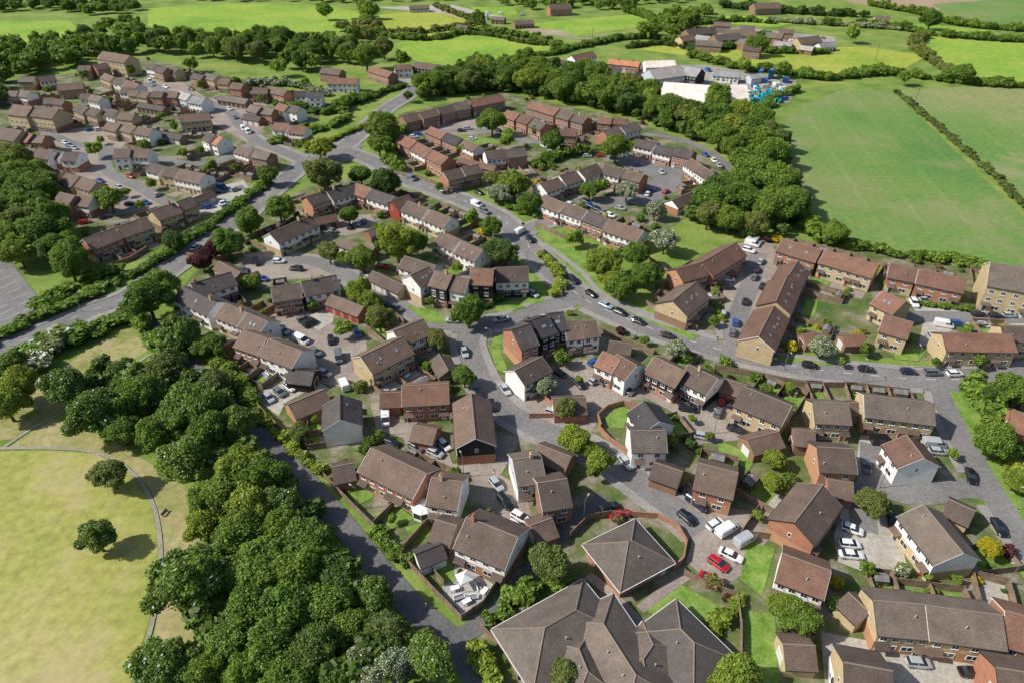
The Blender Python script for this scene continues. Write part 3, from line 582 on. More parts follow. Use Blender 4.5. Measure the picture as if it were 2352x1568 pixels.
for (root,c,L,w,ang,fs,gar,near,big,hip,opt) in HOUSES:
    if gar or big or hip or c.length>470: continue
    ca,sa=math.cos(ang),math.sin(ang)
    def W(a,b): return (c.x+a*ca-b*sa,c.y+a*sa+b*ca)
    n=max(1,round(L/5.2)); u=L/n
    def depth(s,i):
        xa=-L/2+i*u
        for dep in (11,9.5,8,6.5,5,3.8):
            ok=True
            for a in np.linspace(xa+.4,xa+u-.4,5):
                for b in np.arange(.9,dep,.9):
                    v=occ(*W(a,s*(w/2+b)))
                    if v&~1 or not v&1: ok=False; break
                if not ok: break
            if ok: return dep
        return 0
    D={s:[depth(s,i) for i in range(n)] for s in (-1,1)}
    sides=sorted((-fs,fs),key=lambda s:-sum(D[s])-(2 if s==-fs else 0))
    for si,s in enumerate(sides):
        if sum(D[s])==0: continue
        small=(si==1)
        for i in range(n):
            dep=D[s][i]
            if small: dep=min(dep,5)
            if dep<3.5: continue
            y0=s*(w/2-.3); y1=s*(w/2+dep)
            xa=-L/2+i*u; xb=xa+u; ng+=1
            yl=s*(w/2+dep*(.3 if not small else .05)); q=[W(xa+.3,yl),W(xb-.3,yl),W(xb-.3,y1-s*.3),W(xa+.3,y1-s*.3)]
            r_=random.random(); mt=(lawn if r_<.75 else conc if r_<.88 else pave) if not small else (lawn if r_<.45 else pave)
            mm=MB().add([(a,b,.09) for a,b in q],[(0,1,2,3)]).mesh('lawn' if mt is lawn else 'patio',mt)
            if mm.polygons[0].normal.z<0: mm.flip_normals()
            struct('lawn' if mt is lawn else 'patio',mm)
            for k in range(random.choice([1,2,3]) if not small else random.choice([0,1])):
                p=W(random.choice([xa+.8,xb-.8]),s*(w/2+dep*random.uniform(.35,.9))); BUSH.append((p[0],p[1],random.uniform(.5,1.15)))
            if small: continue
            q=[W(xa+.3,y0+s*.3),W(xb-.3,y0+s*.3),W(xb-.3,yl-s*.05),W(xa+.3,yl-s*.05)]
            mm=MB().add([(a,b,.1) for a,b in q],[(0,1,2,3)]).mesh('patio',random.choice([conc,pave,footw,deck]))
            if mm.polygons[0].normal.z<0: mm.flip_normals()
            struct('patio',mm)
            last=(i==n-1) or D[s][i+1]<3.5
            pts=[W(xa,y0),W(xa,y1),W(xb,y1)]+([W(xb,y0)] if last else [])
            fence(pts,posts=near)
            if dep>5.5 and random.random()<.65 and nsh<160:
                x_=xa+u*.5+random.uniform(-.6,.6); p=W(x_,y1-s*1.6); shed(p[0],p[1],ang+(0 if s>0 else math.pi),random.uniform(.75,1.1)); nsh+=1
            if near and dep>4.5 and random.random()<.6 and ntb<80:
                p=W(xa+u*.4,s*(w/2+dep*.16)); (gtable if random.random()<.6 else gsofa)(p[0],p[1],ang+random.uniform(-.3,.3)); ntb+=1
        mx=max(D[s]) if not small else min(5,max(D[s]))
        q=[W(-L/2,0),W(L/2,0),W(L/2,s*(w/2+mx)),W(-L/2,s*(w/2+mx))]; stamp_poly(q,16)
print('gardens',ng)
for pts,k in [([(566,905),(600,945),(640,985),(690,1030)],'t'),([(745,1098),(800,1155),(870,1225),(940,1300),(1000,1365),(1060,1425)],'t'),([(1062,1425),(1110,1392),(1150,1330),(1200,1300)],'t'),
   ([(1235,900),(1290,960),(1215,960)],'b'),([(1380,985),(1372,960),(1395,940),(1430,930),(1465,940)],'b'),([(1372,985),(1400,1015),(1450,1050)],'b'),([(1450,1185),(1510,1190),(1555,1215),(1575,1250),(1568,1290),(1545,1310)],'b'),
   ([(1310,1235),(1350,1195),(1400,1185),(1440,1190)],'t'),([(430,590),(500,600),(560,590)],'b'),([(905,400),(960,412),(1000,425)],'t'),([(1230,520),(1290,548),(1340,562)],'t'),([(1380,560),(1440,580),(1485,560)],'t'),
   ([(1490,600),(1545,640),(1510,680)],'t'),([(1480,700),(1530,730),(1600,760)],'t'),([(1690,795),(1800,812)],'b'),([(1570,1320),(1620,1350),(1690,1372)],'t'),([(1690,1372),(1700,1440),(1700,1540)],'t'),([(1370,760),(1450,795),(1500,815)],'t'),
   ([(240,620),(300,600),(340,575)],'b'),([(420,545),(480,515),(560,470)],'b'),([(1640,850),(1700,860),(1850,890),(1960,890)],'t'),([(1100,1440),(1160,1500),(1190,1560)],'t'),([(930,1262),(990,1195),(1010,1180)],'t'),([(1020,1345),(985,1305),(1030,1265)],'t'),([(860,1208),(905,1165)],'t'),([(1780,1240),(1700,1230),(1740,1170)],'t')]:
    w=[(p.x,p.y) for p in WP(pts)]
    if k=='t': fence(w,desc='long brown timber boundary fence')
    else: fence(w,brickwall,1.5,'brick_wall',False,'red brick boundary wall',0,.22,'wall')
# ---------------- foliage meshes
def cube_sphere(n=3):
    Q=[]
    for ax in range(3):
        for sg in (-1,1):
            for i in range(n):
                for j in range(n):
                    q=[]
                    for a,b in ((0,0),(1,0),(1,1),(0,1)):
                        p=[0,0,0]; p[ax]=sg; p[(ax+1)%3]=-1+2*(i+a)/n; p[(ax+2)%3]=-1+2*(j+b)/n; p=np.array(p); q.append(p/np.linalg.norm(p))
                    Q.append(q if sg>0 else q[::-1])
    return np.array(Q)
CS=cube_sphere(2)
def crown_arr(seed,nl,nq,qs,rr0=.2,rr1=.36,zs=.85,spread=.66,fuzz=.45):
    r=np.random.default_rng(seed); C=[]; R=[]
    C.append(np.zeros(3)); R.append(.56)
    st=r.uniform(.82,1.18,3)
    while len(C)<nl:
        d=r.normal(size=3); d/=np.linalg.norm(d); d[2]=abs(d[2])*1.0-.35 if r.random()<.75 else d[2]
        c=d*spread*r.uniform(.5,1.25)*st; c[2]*=zs
        C.append(c); R.append(r.uniform(rr0,rr1)*(1.15-.4*np.linalg.norm(c)))
    C=np.array(C); R=np.array(R); tone_l=r.uniform(0,.3,len(C))
    M=nq*3
    li=r.choice(len(C),M,p=R**2/np.sum(R**2)); D=r.normal(size=(M,3)); D/=np.linalg.norm(D,axis=1)[:,None]
    Pp=C[li]+D*(R[li]*(.75+fuzz*r.random(M)**1.4))[:,None]
    keep=np.ones(M,bool)
    for k in range(len(C)):
        keep&=~((np.linalg.norm(Pp-C[k],axis=1)<R[k]*.8)&(li!=k))
    keep&=Pp[:,2]>-.8
    idx=np.where(keep)[0][:nq]; m=len(idx); Pp=Pp[idx]; D=D[idx]; N=D*.6+r.normal(size=(m,3))*.6+np.array([0,0,.4]); N/=np.linalg.norm(N,axis=1)[:,None]
    t=r.normal(size=(m,3)); U=np.cross(N,t); U/=np.linalg.norm(U,axis=1)[:,None]; Vv=np.cross(N,U)
    s=qs*r.uniform(.5,1.4,m)[:,None]; s2=s*r.uniform(.5,.9,m)[:,None]
    q=np.stack([Pp-U*s-Vv*s2*.4,Pp+U*s*.6-Vv*s2,Pp+U*s+Vv*s2*.5,Pp-U*s*.5+Vv*s2],1)
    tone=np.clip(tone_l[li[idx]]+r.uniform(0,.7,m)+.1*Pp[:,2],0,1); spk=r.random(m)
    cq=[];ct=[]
    for c,rr,tl in zip(C,R,tone_l): cq.append(CS*rr*.74+c); ct.append(np.full(len(CS),.05+tl*.5))  # inner core toned dark: shade between leaf clumps painted into the colour
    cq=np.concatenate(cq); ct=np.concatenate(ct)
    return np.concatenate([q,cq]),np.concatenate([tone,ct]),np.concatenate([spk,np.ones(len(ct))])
def mesh_q(name,Q,tone,spk,mat):
    me=bpy.data.meshes.new(name); n=len(Q); me.vertices.add(n*4); me.vertices.foreach_set('co',Q.reshape(-1).astype(np.float32))
    me.loops.add(n*4); me.loops.foreach_set('vertex_index',np.arange(n*4,dtype=np.int32)); me.polygons.add(n)
    me.polygons.foreach_set('loop_start',np.arange(0,n*4,4,dtype=np.int32)); 
    a=me.attributes.new('tone','FLOAT','FACE'); a.data.foreach_set('value',tone.astype(np.float32))
    a=me.attributes.new('spk','FLOAT','FACE'); a.data.foreach_set('value',spk.astype(np.float32))
    me.materials.append(mat); me.update(calc_edges=True); return me
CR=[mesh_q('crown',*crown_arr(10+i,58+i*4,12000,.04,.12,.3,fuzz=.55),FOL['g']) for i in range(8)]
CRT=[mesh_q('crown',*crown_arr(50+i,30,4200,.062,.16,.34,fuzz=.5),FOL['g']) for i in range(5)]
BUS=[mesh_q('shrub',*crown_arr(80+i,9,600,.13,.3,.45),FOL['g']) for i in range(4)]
LOW=[crown_arr(100+i,8,260,.17,.28,.48) for i in range(5)]
MID=[crown_arr(120+i,18,800,.105,.2,.4,fuzz=.5) for i in range(5)]
def trunk_mesh(seed):
    r=random.Random(seed); m=MB(); m.tube((0,0,0),(.02,.01,.45),.05,.035,7); m.tube((.02,.01,.45),(0,.02,.8),.035,.015,6)
    for i in range(5):
        a=i*1.3+r.random(); z=.3+.08*i; m.tube((.01,.01,z),(.22*math.cos(a),.22*math.sin(a),z+.2),.02,.007,5)
    return m.mesh('trunk',bark)
TR=[trunk_mesh(i) for i in range(3)]
TQ=[]
def tree(x,y,rp,kind,group='garden and street trees',world=None,R=None):
    if world is None:
        s=pxm(x,y); R=rp/s; zc=R*1.15+.6
        for _ in range(2): s=pxm(x,y,zc); R=rp/s; zc=R*1.1+.6
        p=G(x,y,zc)
    else:
        zc=R*1.1+.6; p=Vector((world[0],world[1],zc))
    X,Y=P(p); d=p.y*cT+(H-zc)*sT
    TQ.append((R/d*(1 if -60<X<2410 and -30<Y<1620 else 0),p,R,zc,kind,group))
def build_tree(p,R,zc,kind,group):
    rz=random.random()*6.28; root=empty('tree',(p.x,p.y,0),rz)
    Ht=zc+R*.5; ob('trunk',random.choice(TR),root,(0,0,0),0,(R*1.6,R*1.6,Ht))
    near=(p.x**2+p.y**2)**.5<250
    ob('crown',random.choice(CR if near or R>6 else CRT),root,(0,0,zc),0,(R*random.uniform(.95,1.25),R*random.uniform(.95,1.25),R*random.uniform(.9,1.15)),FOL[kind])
    sz='tall' if R>6 else 'rounded' if R>3.6 else 'small'
    reg(root,f'{sz} {FN[kind]} tree','tree',(p.x,p.y,zc),group)
for e in """220,1230,43,c|250,1085,42,o|275,848,32,c|410,765,50,c|478,790,34,g|335,680,55,g|365,650,40,g|430,1330,82,c|372,1525,64,c|385,838,42,o|150,885,56,c|215,945,62,c|320,900,52,g|440,925,66,g|545,965,46,c|420,1052,60,c|490,878,38,o|480,985,52,g|350,995,46,g|400,960,50,g|275,985,40,g|545,1075,60,l|605,1095,62,g|495,1140,62,l|570,1155,62,l|640,1155,48,c|470,1200,48,l|555,1220,60,g|640,1215,52,g|700,1235,58,g|600,1290,66,g|690,1310,62,g|540,1320,52,g|770,1310,50,d|570,1390,66,g|655,1395,68,g|745,1395,58,g|860,1365,50,c|620,1480,68,g|530,1470,58,g|715,1490,66,d|470,1540,55,g|885,1450,52,o|905,1530,50,b|985,1505,62,c|825,1520,42,b|560,1550,58,g|660,1560,58,g|770,1555,48,g|800,1440,48,g|850,1565,45,b|520,1255,36,g|610,1345,34,d|690,1440,38,g|590,1435,34,l|660,1270,34,g|740,1345,36,g|500,1390,36,g|800,1375,32,l
40,880,48,l|10,925,45,l|20,830,34,g|740,395,42,o|733,335,30,l|690,330,15,l|828,398,27,g|885,415,38,d|640,475,37,g|570,505,37,g|612,400,24,g|462,595,28,p|520,555,38,g|490,570,26,p|575,645,22,g|910,550,52,l|940,560,36,g|755,577,28,o|785,592,20,k|830,590,33,l|825,665,34,l|850,690,28,l|787,755,22,l|1075,712,42,g|870,728,36,o|1066,860,30,g|1150,575,38,d|1127,518,28,g|1082,498,20,l|1050,613,14,p|800,492,24,g|1130,275,32,g|880,290,42,g|870,330,28,g|1165,318,22,l|1270,322,28,g|1415,335,34,g|1440,435,27,b|1355,435,23,g|1385,425,20,g|1180,420,34,l|1145,442,24,b|1215,465,28,g|1137,408,24,o|1505,480,24,b|1527,550,31,b|1385,600,46,l|1460,582,35,g|1482,628,33,g|1428,655,34,g|1400,640,25,l|1320,545,22,o|1555,800,25,b|1250,885,24,b|1290,820,22,o|1300,932,30,o|1320,1005,38,l|1375,1058,36,l|1350,1030,26,l|1262,1290,55,o|1890,795,28,b|2250,825,20,y|2275,1255,27,y|2290,1010,50,g|2330,890,45,g|2280,905,30,d|2335,1100,28,l|2005,1152,36,o|1780,1052,25,l|1775,1105,26,l|1842,1415,48,g|1798,1390,32,l|1695,1550,62,l|1300,1545,42,o|1920,530,32,g|1990,1303,20,y|1640,735,14,o|1190,1370,20,y|722,962,10,y|1915,1385,20,y|1000,775,28,o|870,995,14,d|690,990,24,o|1540,1010,18,d|2015,945,14,o|1575,820,14,g|560,870,12,g|1760,890,16,d|1815,890,14,g|1990,800,18,o|2040,650,12,l
840,125,30,l|922,132,20,l|745,22,20,o|810,75,18,g|880,105,26,o|800,130,14,o|570,95,26,g|1480,65,20,d|1100,42,18,g|250,455,30,g|215,340,20,o|345,420,14,l|485,380,16,g|420,350,14,g|395,550,26,d|1960,75,20,g|2140,42,22,g|2215,165,24,g|1800,155,20,g|1710,145,18,g|2080,175,18,g|1740,100,24,g|1590,40,20,g|850,20,20,g|640,150,22,g|700,190,12,g|545,190,14,b|440,145,18,b|790,235,14,g
1500,880,12,l|1840,760,13,g|1900,740,11,k|1935,830,12,l|2090,780,14,g|2150,830,12,o|1630,1000,12,g|1590,960,11,l|1800,1120,14,g|1740,1180,13,o|1870,1180,10,l|2070,1300,12,g|2200,1330,13,l|2130,1320,12,o|2190,1040,14,g|1030,1180,12,l|900,1190,13,g|840,1100,10,l|1120,1170,10,g|860,870,13,o|890,935,10,g|980,840,14,l|720,700,13,g|620,740,12,l|560,650,14,o|600,720,10,g|990,690,13,g|1040,670,10,l|1330,870,10,g|1480,780,12,o|1210,780,9,g|330,330,14,g|150,270,12,o|400,290,11,l|300,160,12,g|520,330,12,g|90,420,14,o|320,470,12,l|1060,340,14,g|1230,300,13,g|1330,395,14,l|1460,330,12,g|1010,430,12,g|970,550,14,o|190,170,11,g|110,205,11,g|250,230,10,l|370,265,10,g|460,195,10,g|600,225,10,g|230,320,10,g|460,345,10,l|540,385,12,g|60,325,11,g|290,440,11,g|160,480,13,g""".replace('\n','|').split('|'):
    q=e.split(','); tree(float(q[0]),float(q[1]),float(q[2]),q[3],'trees of the lower left wood and park' if float(q[0])<620 and float(q[1])>640 or (float(q[0])<1050 and float(q[1])>1060) else 'garden and street trees')
def fillpts(poly,sp,avoid=12|2,seed=1):
    w=[(p.x,p.y) for p in WP(poly)]; xs=[p[0] for p in w]; ys=[p[1] for p in w]; r=random.Random(seed); out=[]
    y=min(ys); k=0
    while y<max(ys):
        x=min(xs)+(k%2)*sp/2
        while x<max(xs):
            a=x+r.uniform(-.35,.35)*sp; b=y+r.uniform(-.35,.35)*sp
            if inpoly(np.array(a),np.array(b),w) and not occ(a,b)&avoid: out.append((a,b))
            x+=sp
        y+=sp*.87; k+=1
    return out
BELT=[[(930,240),(960,212),(1060,178),(1180,160),(1290,180),(1500,225),(1700,262),(1775,320),(1800,400),(1838,500),(1800,545),(1700,555),(1600,535),(1565,505),(1640,465),(1690,430),(1680,375),(1600,330),(1480,282),(1300,240),(1160,213),(1040,222)]]
for a,b in fillpts(BELT[0],9.8,seed=3): tree(0,0,0,random.choice('gggdggglgo'),'trees of the belt behind the estate',(a,b),random.uniform(4.2,7.4))
for a,b in fillpts([(-60,380),(60,375),(110,440),(140,480),(180,560),(250,625),(180,650),(90,650),(60,620),(-60,560)],9.6,seed=4): tree(0,0,0,random.choice('ggolgg'),'trees left of the estate',(a,b),random.uniform(4.2,7.2))
for a,b in fillpts([(130,105),(300,110),(330,128),(480,140),(640,160),(720,180),(760,150),(850,150),(850,130),(700,108),(480,105),(330,108)],14,seed=5): tree(0,0,0,random.choice('gggdlo'),'trees behind the upper left estate',(a,b),random.uniform(5,7.5))
TQ.sort(key=lambda a:-a[0]); print('trees',len(TQ))
for a in TQ[:296]: build_tree(*a[1:])
def merged(name,items,src,kind,desc=None,cat=None,stuff=False,group=None):
    Q=[];T=[];K=[]
    for i,(x,y,z,sx,sz) in enumerate(items):
        q,t,k=src[i%len(src)]; a=random.random()*6.28; ca,sa=math.cos(a),math.sin(a)
        R=np.array([[ca,-sa,0],[sa,ca,0],[0,0,1]])
        Q.append((q@R.T)*np.array([sx,sx,sz])+np.array([x,y,z])); T.append(np.clip(t+random.uniform(-.25,.3),0,1)); K.append(k)
    cx=items[len(items)//2]; Q=np.concatenate(Q)-np.array([cx[0],cx[1],0])
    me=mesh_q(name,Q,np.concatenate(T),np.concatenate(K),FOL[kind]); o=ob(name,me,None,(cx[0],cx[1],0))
    if stuff: o['kind']='stuff'
    reg(o,desc,cat,(cx[0],cx[1],cx[2]),group); return o
rest=[(a[1].x,a[1].y,a[3],a[2]*1.05,a[2]) for a in TQ[296:]]
if rest: merged('woodland',rest,MID,'g','remaining small far trees scattered behind the estate','woodland',True)
for poly,kd,desc in (([(470,1110),(560,1040),(650,1110),(740,1215),(800,1300),(850,1400),(940,1500),(1000,1560),(940,1640),(430,1640),(450,1500),(490,1380),(470,1220)],'d','dark undergrowth filling the lower left wood'),
    ([(130,900),(300,860),(420,870),(540,940),(560,990),(440,1060),(340,1010),(230,985)],'d','dark undergrowth below the upper park trees'),
    (BELT[0],'d','dark undergrowth filling the curved tree belt')):
    r=random.Random(3); it=[]
    for a,b in fillpts(poly,5.2,seed=21):
        R_=r.uniform(2.2,3.8); it.append((a,b,R_*.9+r.uniform(0,1.5),R_,R_))
    merged('undergrowth',it,LOW,kd,desc,'woodland',True)
for nm,poly,sp,kind,desc,hh in [('woodland',[(-200,185),(-200,118),(60,115),(150,108),(250,112),(320,130),(180,150),(60,175)],12,'g','dense dark green wood beyond the upper left estate',1.),
  ('woodland',[(-200,26),(-200,5),(200,0),(330,8),(320,30),(200,36),(160,30)],15,'g','far green wood at the top left corner',.75),
  ('woodland',[(215,108),(230,70),(300,50),(335,70),(330,104)],15,'g','green trees left of the top field',.75),
  ('woodland',[(760,78),(830,60),(870,70),(860,98),(800,98)],14,'o','small olive copse between the upper fields',.7),
  ('woodland',[(1500,90),(1480,50),(1600,25),(1640,30),(1570,76)],15,'g','green copse left of the far farm buildings',.75),
  ('woodland',[(1120,5),(1500,-8),(1640,-5),(1480,20),(1250,28)],17,'g','far tree mass along the top edge',.75),
  ('woodland',[(350,0),(840,-10),(1060,-14),(1060,2),(830,8),(500,6)],18,'g','far tree line above the top left field',.75),
  ('woodland',[(0,250),(-150,260),(-150,200),(10,190),(30,205)],11,'g','green trees at the left edge of the estate',.9)]:
    r=random.Random(5); it=[(a,b,6.2*hh,r.uniform(5.5,8.)*(.5+.5*hh),r.uniform(6,8)*hh) for a,b in fillpts(poly,sp,8,seed=9)]
    if it: merged(nm,it,MID,kind,desc,'woodland',True)
def hedge(pts,w,h,kind,desc,lump=.25,far=False,gap=0):
    if h>=5: h*=.72; w*=.85
    s=smooth(WP(pts),max(1.2,w*.5)); it=[]
    for i,p in enumerate(s):
        k=random.uniform(1-lump,1+lump); hh=h*k
        it.append((p.x+random.uniform(-.2,.2)*w,p.y+random.uniform(-.2,.2)*w,hh*.48,w*.62*k,hh*.6))
    merged('hedge' if h<3.5 else 'hedgerow',it,LOW if not far else MID,kind,desc,'hedge',False)
HG=[([(-60,805),(0,778),(120,722),(260,655)],5,2.6,'g','clipped green hedge beside the main road by the car park',.1),
([(300,640),(420,566),(560,466),(610,425)],4,2.6,'g','green hedge between the main road and the terraces',.2),
([(110,705),(180,665),(240,635),(262,632)],5,3.0,'g','thick green bushes behind the car park hedge',.4),
([(10,850),(120,800),(220,760),(290,735)],7,3.6,'g','wild green thicket south of the main road',.4),
([(60,860),(140,800)],5,4,'b','white blossomed thicket south of the main road',.4),
([(740,335),(790,312),(838,292)],3,2.2,'l','lime green hedge beside the upper junction',.1),
([(640,330),(700,310),(770,290),(800,270),(770,250)],5,3,'g','green bushes behind the junction verge',.4),
([(830,235),(880,215),(930,200)],4,2.6,'d','dark green hedge inside the upper road bend',.2),
([(560,200),(620,195),(700,205),(745,222)],6,5,'b','white blossomed hedgerow behind the upper terraces',.4),
([(905,88),(1000,92),(1100,72),(1260,98),(1275,112)],6,4,'g','hedgerow above the upper middle field',.4),
([(1290,108),(1200,100),(1130,84),(1060,80)],4,3.5,'o','olive hedgerow beside the far field',.4),
([(880,80),(960,78),(1050,66),(1100,56)],5,4,'o','thin olive hedgerow between the upper paddocks',.4),
([(1270,128),(1330,110),(1450,90),(1560,96),(1600,100)],7,5,'g','hedgerow left of the farm buildings',.4),
([(1440,112),(1520,104),(1600,116),(1700,112)],6,5,'d','dark hedgerow behind the meadow',.4),
([(1590,132),(1700,160),(1820,172),(1900,185),(1960,178),(2060,172),(2150,186),(2300,200),(2420,205)],8,6,'g','long hedgerow above the crop field',.5),
([(1830,210),(1780,230),(1760,250)],6,5,'g','green bushes right of the works yard',.4),
([(2060,215),(2130,275),(2200,335),(2280,405),(2352,478),(2500,620)],2.6,1.8,'o','low broken hedge crossing the crop fields',.6),
([(2120,88),(2100,110),(2150,150),(2200,182)],8,6,'o','hedgerow between the two upper right fields',.5),
([(1900,58),(2050,66),(2150,84),(2352,98),(2450,100)],8,6,'g','hedgerow across the upper right fields',.5),
([(1770,50),(1850,56),(1950,62),(2060,70)],6,5,'b','white blossomed hedgerow in the upper right',.5),
([(2000,14),(2120,36),(2200,60),(2352,74)],8,7,'g','far hedgerow near the upper right corner',.5),
([(1660,18),(1760,28),(1880,36),(1990,40)],9,8,'d','dark far hedgerow behind the farm',.5),
([(1880,555),(1980,575),(2100,595),(2230,612),(2290,640)],4,3,'g','green hedge along the lower edge of the crop field',.4),
([(1780,330),(1800,420),(1845,510),(1885,552)],5,4,'g','bushes along the left edge of the crop field',.4),
([(1240,585),(1290,640),(1270,680)],3,2,'l','lime bushes beside the middle junction',.4),
([(860,1225),(930,1290)],2.6,2.4,'g','clipped green hedge inside the lane fence',.1),
([(1090,1500),(1130,1560),(1150,1620)],3,2.6,'l','lime green hedge at the bottom beside the lane',.2),
([(1130,1430),(1180,1385),(1300,1330)],3.6,2.8,'g','green bushes behind the care home',.4),
([(1640,1440),(1680,1410),(1690,1390)],3,2.2,'l','lime bushes at the care home lawn corner',.3),
([(2240,900),(2290,985),(2352,1050)],5,4,'g','green bushes beside the right hand road',.5),
([(2352,1130),(2300,1060),(2260,990)],3,2.5,'l','lime bushes on the right hand verge',.5),
([(1000,160),(1100,168),(1180,150),(1250,128)],7,5,'g','hedgerow below the upper middle field',.4),
([(430,770),(520,860),(590,935)],3,2.6,'g','green bushes along the upper lane',.5),
([(575,935),(680,1040),(735,1085)],2,1.6,'l','low lime bushes on the lane verge',.5),
([(300,720),(360,790),(420,860)],4,3.5,'g','green bushes below the upper lane',.4),
([(650,250),(760,262),(800,240),(860,228)],6,4,'g','green bushes behind the white houses',.4),
([(930,300),(905,330),(900,380),(930,400)],4,3.5,'g','bushes left of the middle terraces',.4),
([(1150,470),(1230,500),(1300,500)],3,2.4,'g','bushes below the middle terraces',.4),
([(1230,385),(1300,360),(1370,350)],5,4,'g','bushes between the upper middle terraces',.4),
([(1580,118),(1680,112),(1760,122),(1900,124)],6,5,'g','bushes below the farm buildings',.4),
([(1440,30),(1500,50),(1540,80)],9,8,'g','hedgerow above the farm track',.4),
([(335,90),(480,90),(620,93),(760,90)],8,7,'g','tree line below the top field',.4),
([(1000,18),(1060,40),(1110,60)],5,4,'o','olive hedgerow beside the far paddocks',.4),
([(830,10),(850,60),(880,85)],8,7,'g','tree line right of the top field',.4),
([(1640,100),(1700,96),(1760,90)],5,4.5,'d','dark bushes between the far farm buildings',.5),
([(1540,60),(1620,56),(1700,50),(1780,56)],6,5,'g','green bushes behind the far farm buildings',.5),
([(1035,700),(1100,705),(1140,690)],3,2.2,'g','green bushes in front of the reddish roofed block',.3),
([(1650,640),(1640,690),(1660,740)],2,1.6,'l','low lime hedge on the skylight row verge',.3),
([(2110,700),(2200,712),(2240,718)],2.4,1.4,'g','low green planting in the upper right court',.3),
([(1500,1050),(1560,1010),(1590,1030)],2,1.8,'d','dark green hedge by the brown double garage',.3)]
for h_ in HG: hedge(h_[0],h_[1],h_[2],h_[3],h_[4],h_[5],far=h_[2]>=5)
# shrubs
cand=list(BUSH); random.shuffle(cand); r=random.Random(12)
extra=[]
tries=0
while len(extra)<165 and tries<30000:
    tries+=1; e=random.choice(EST[:4]+[EST[1]]*3); w=WP(e); xs=[p.x for p in w]; ys=[p.y for p in w]
    a=r.uniform(min(xs),max(xs)); b=r.uniform(min(ys),max(ys)); px_,py_=P((a,b,0))
    if occ(a,b)!=1 or occ(a+1.2,b)&12 or occ(a-1.2,b)&12 or occ(a,b+1.2)&12 or occ(a,b-1.2)&12: continue
    if not(-20<px_<2370 and py_<1600): continue
    extra.append((a,b,r.uniform(.8,2.1)))
cand=[c for c in cand if -10<P((c[0],c[1],0))[0]<2360 and P((c[0],c[1],0))[1]<1580]; cand.sort(key=lambda c:c[1]); cand=cand[:133]
for a,b,R in cand+extra:
    k=random.choice('gggggdllloobykp'); o=ob('shrub',random.choice(BUS),None,(a,b,R*.7),random.random()*6,(R,R,R*.9),FOL[k])
    reg(o,f"{'low' if R<1 else 'bushy'} {FN[k]} shrub",'shrub',(a,b,R),'garden shrubs')
# ---------------- cars
def ring(x,hw,zb,zt): return [(x,-hw*.86,zt),(x,-hw,zt-.13),(x,-hw,zb+.12),(x,-hw*.88,zb),(x,hw*.88,zb),(x,hw,zb+.12),(x,hw,zt-.13),(x,hw*.86,zt)]
def gh(x0b,x1b,x0t,x1t,hb,ht,zb,zt):
    return [(x0b,-hb,zb),(x1b,-hb,zb),(x1b,hb,zb),(x0b,hb,zb),(x0t,-ht,zt),(x1t,-ht,zt),(x1t,ht,zt),(x0t,ht,zt)]
BF=[(0,3,2,1),(4,5,6,7),(0,1,5,4),(1,2,6,5),(2,3,7,6),(3,0,4,7)]
whm=MB().tube((0,-.1,0),(0,.1,0),.32,.32,14).mesh('wheel',tyre); rmm=MB().tube((0,-.115,0),(0,.115,0),.2,.2,10).mesh('rim',rim)
hlm=MB().box(-.06,.06,-.17,.17,-.07,.07).mesh('headlight',lampm); tlm=MB().box(-.04,.04,-.14,.14,-.09,.09).mesh('tail_light',tail)
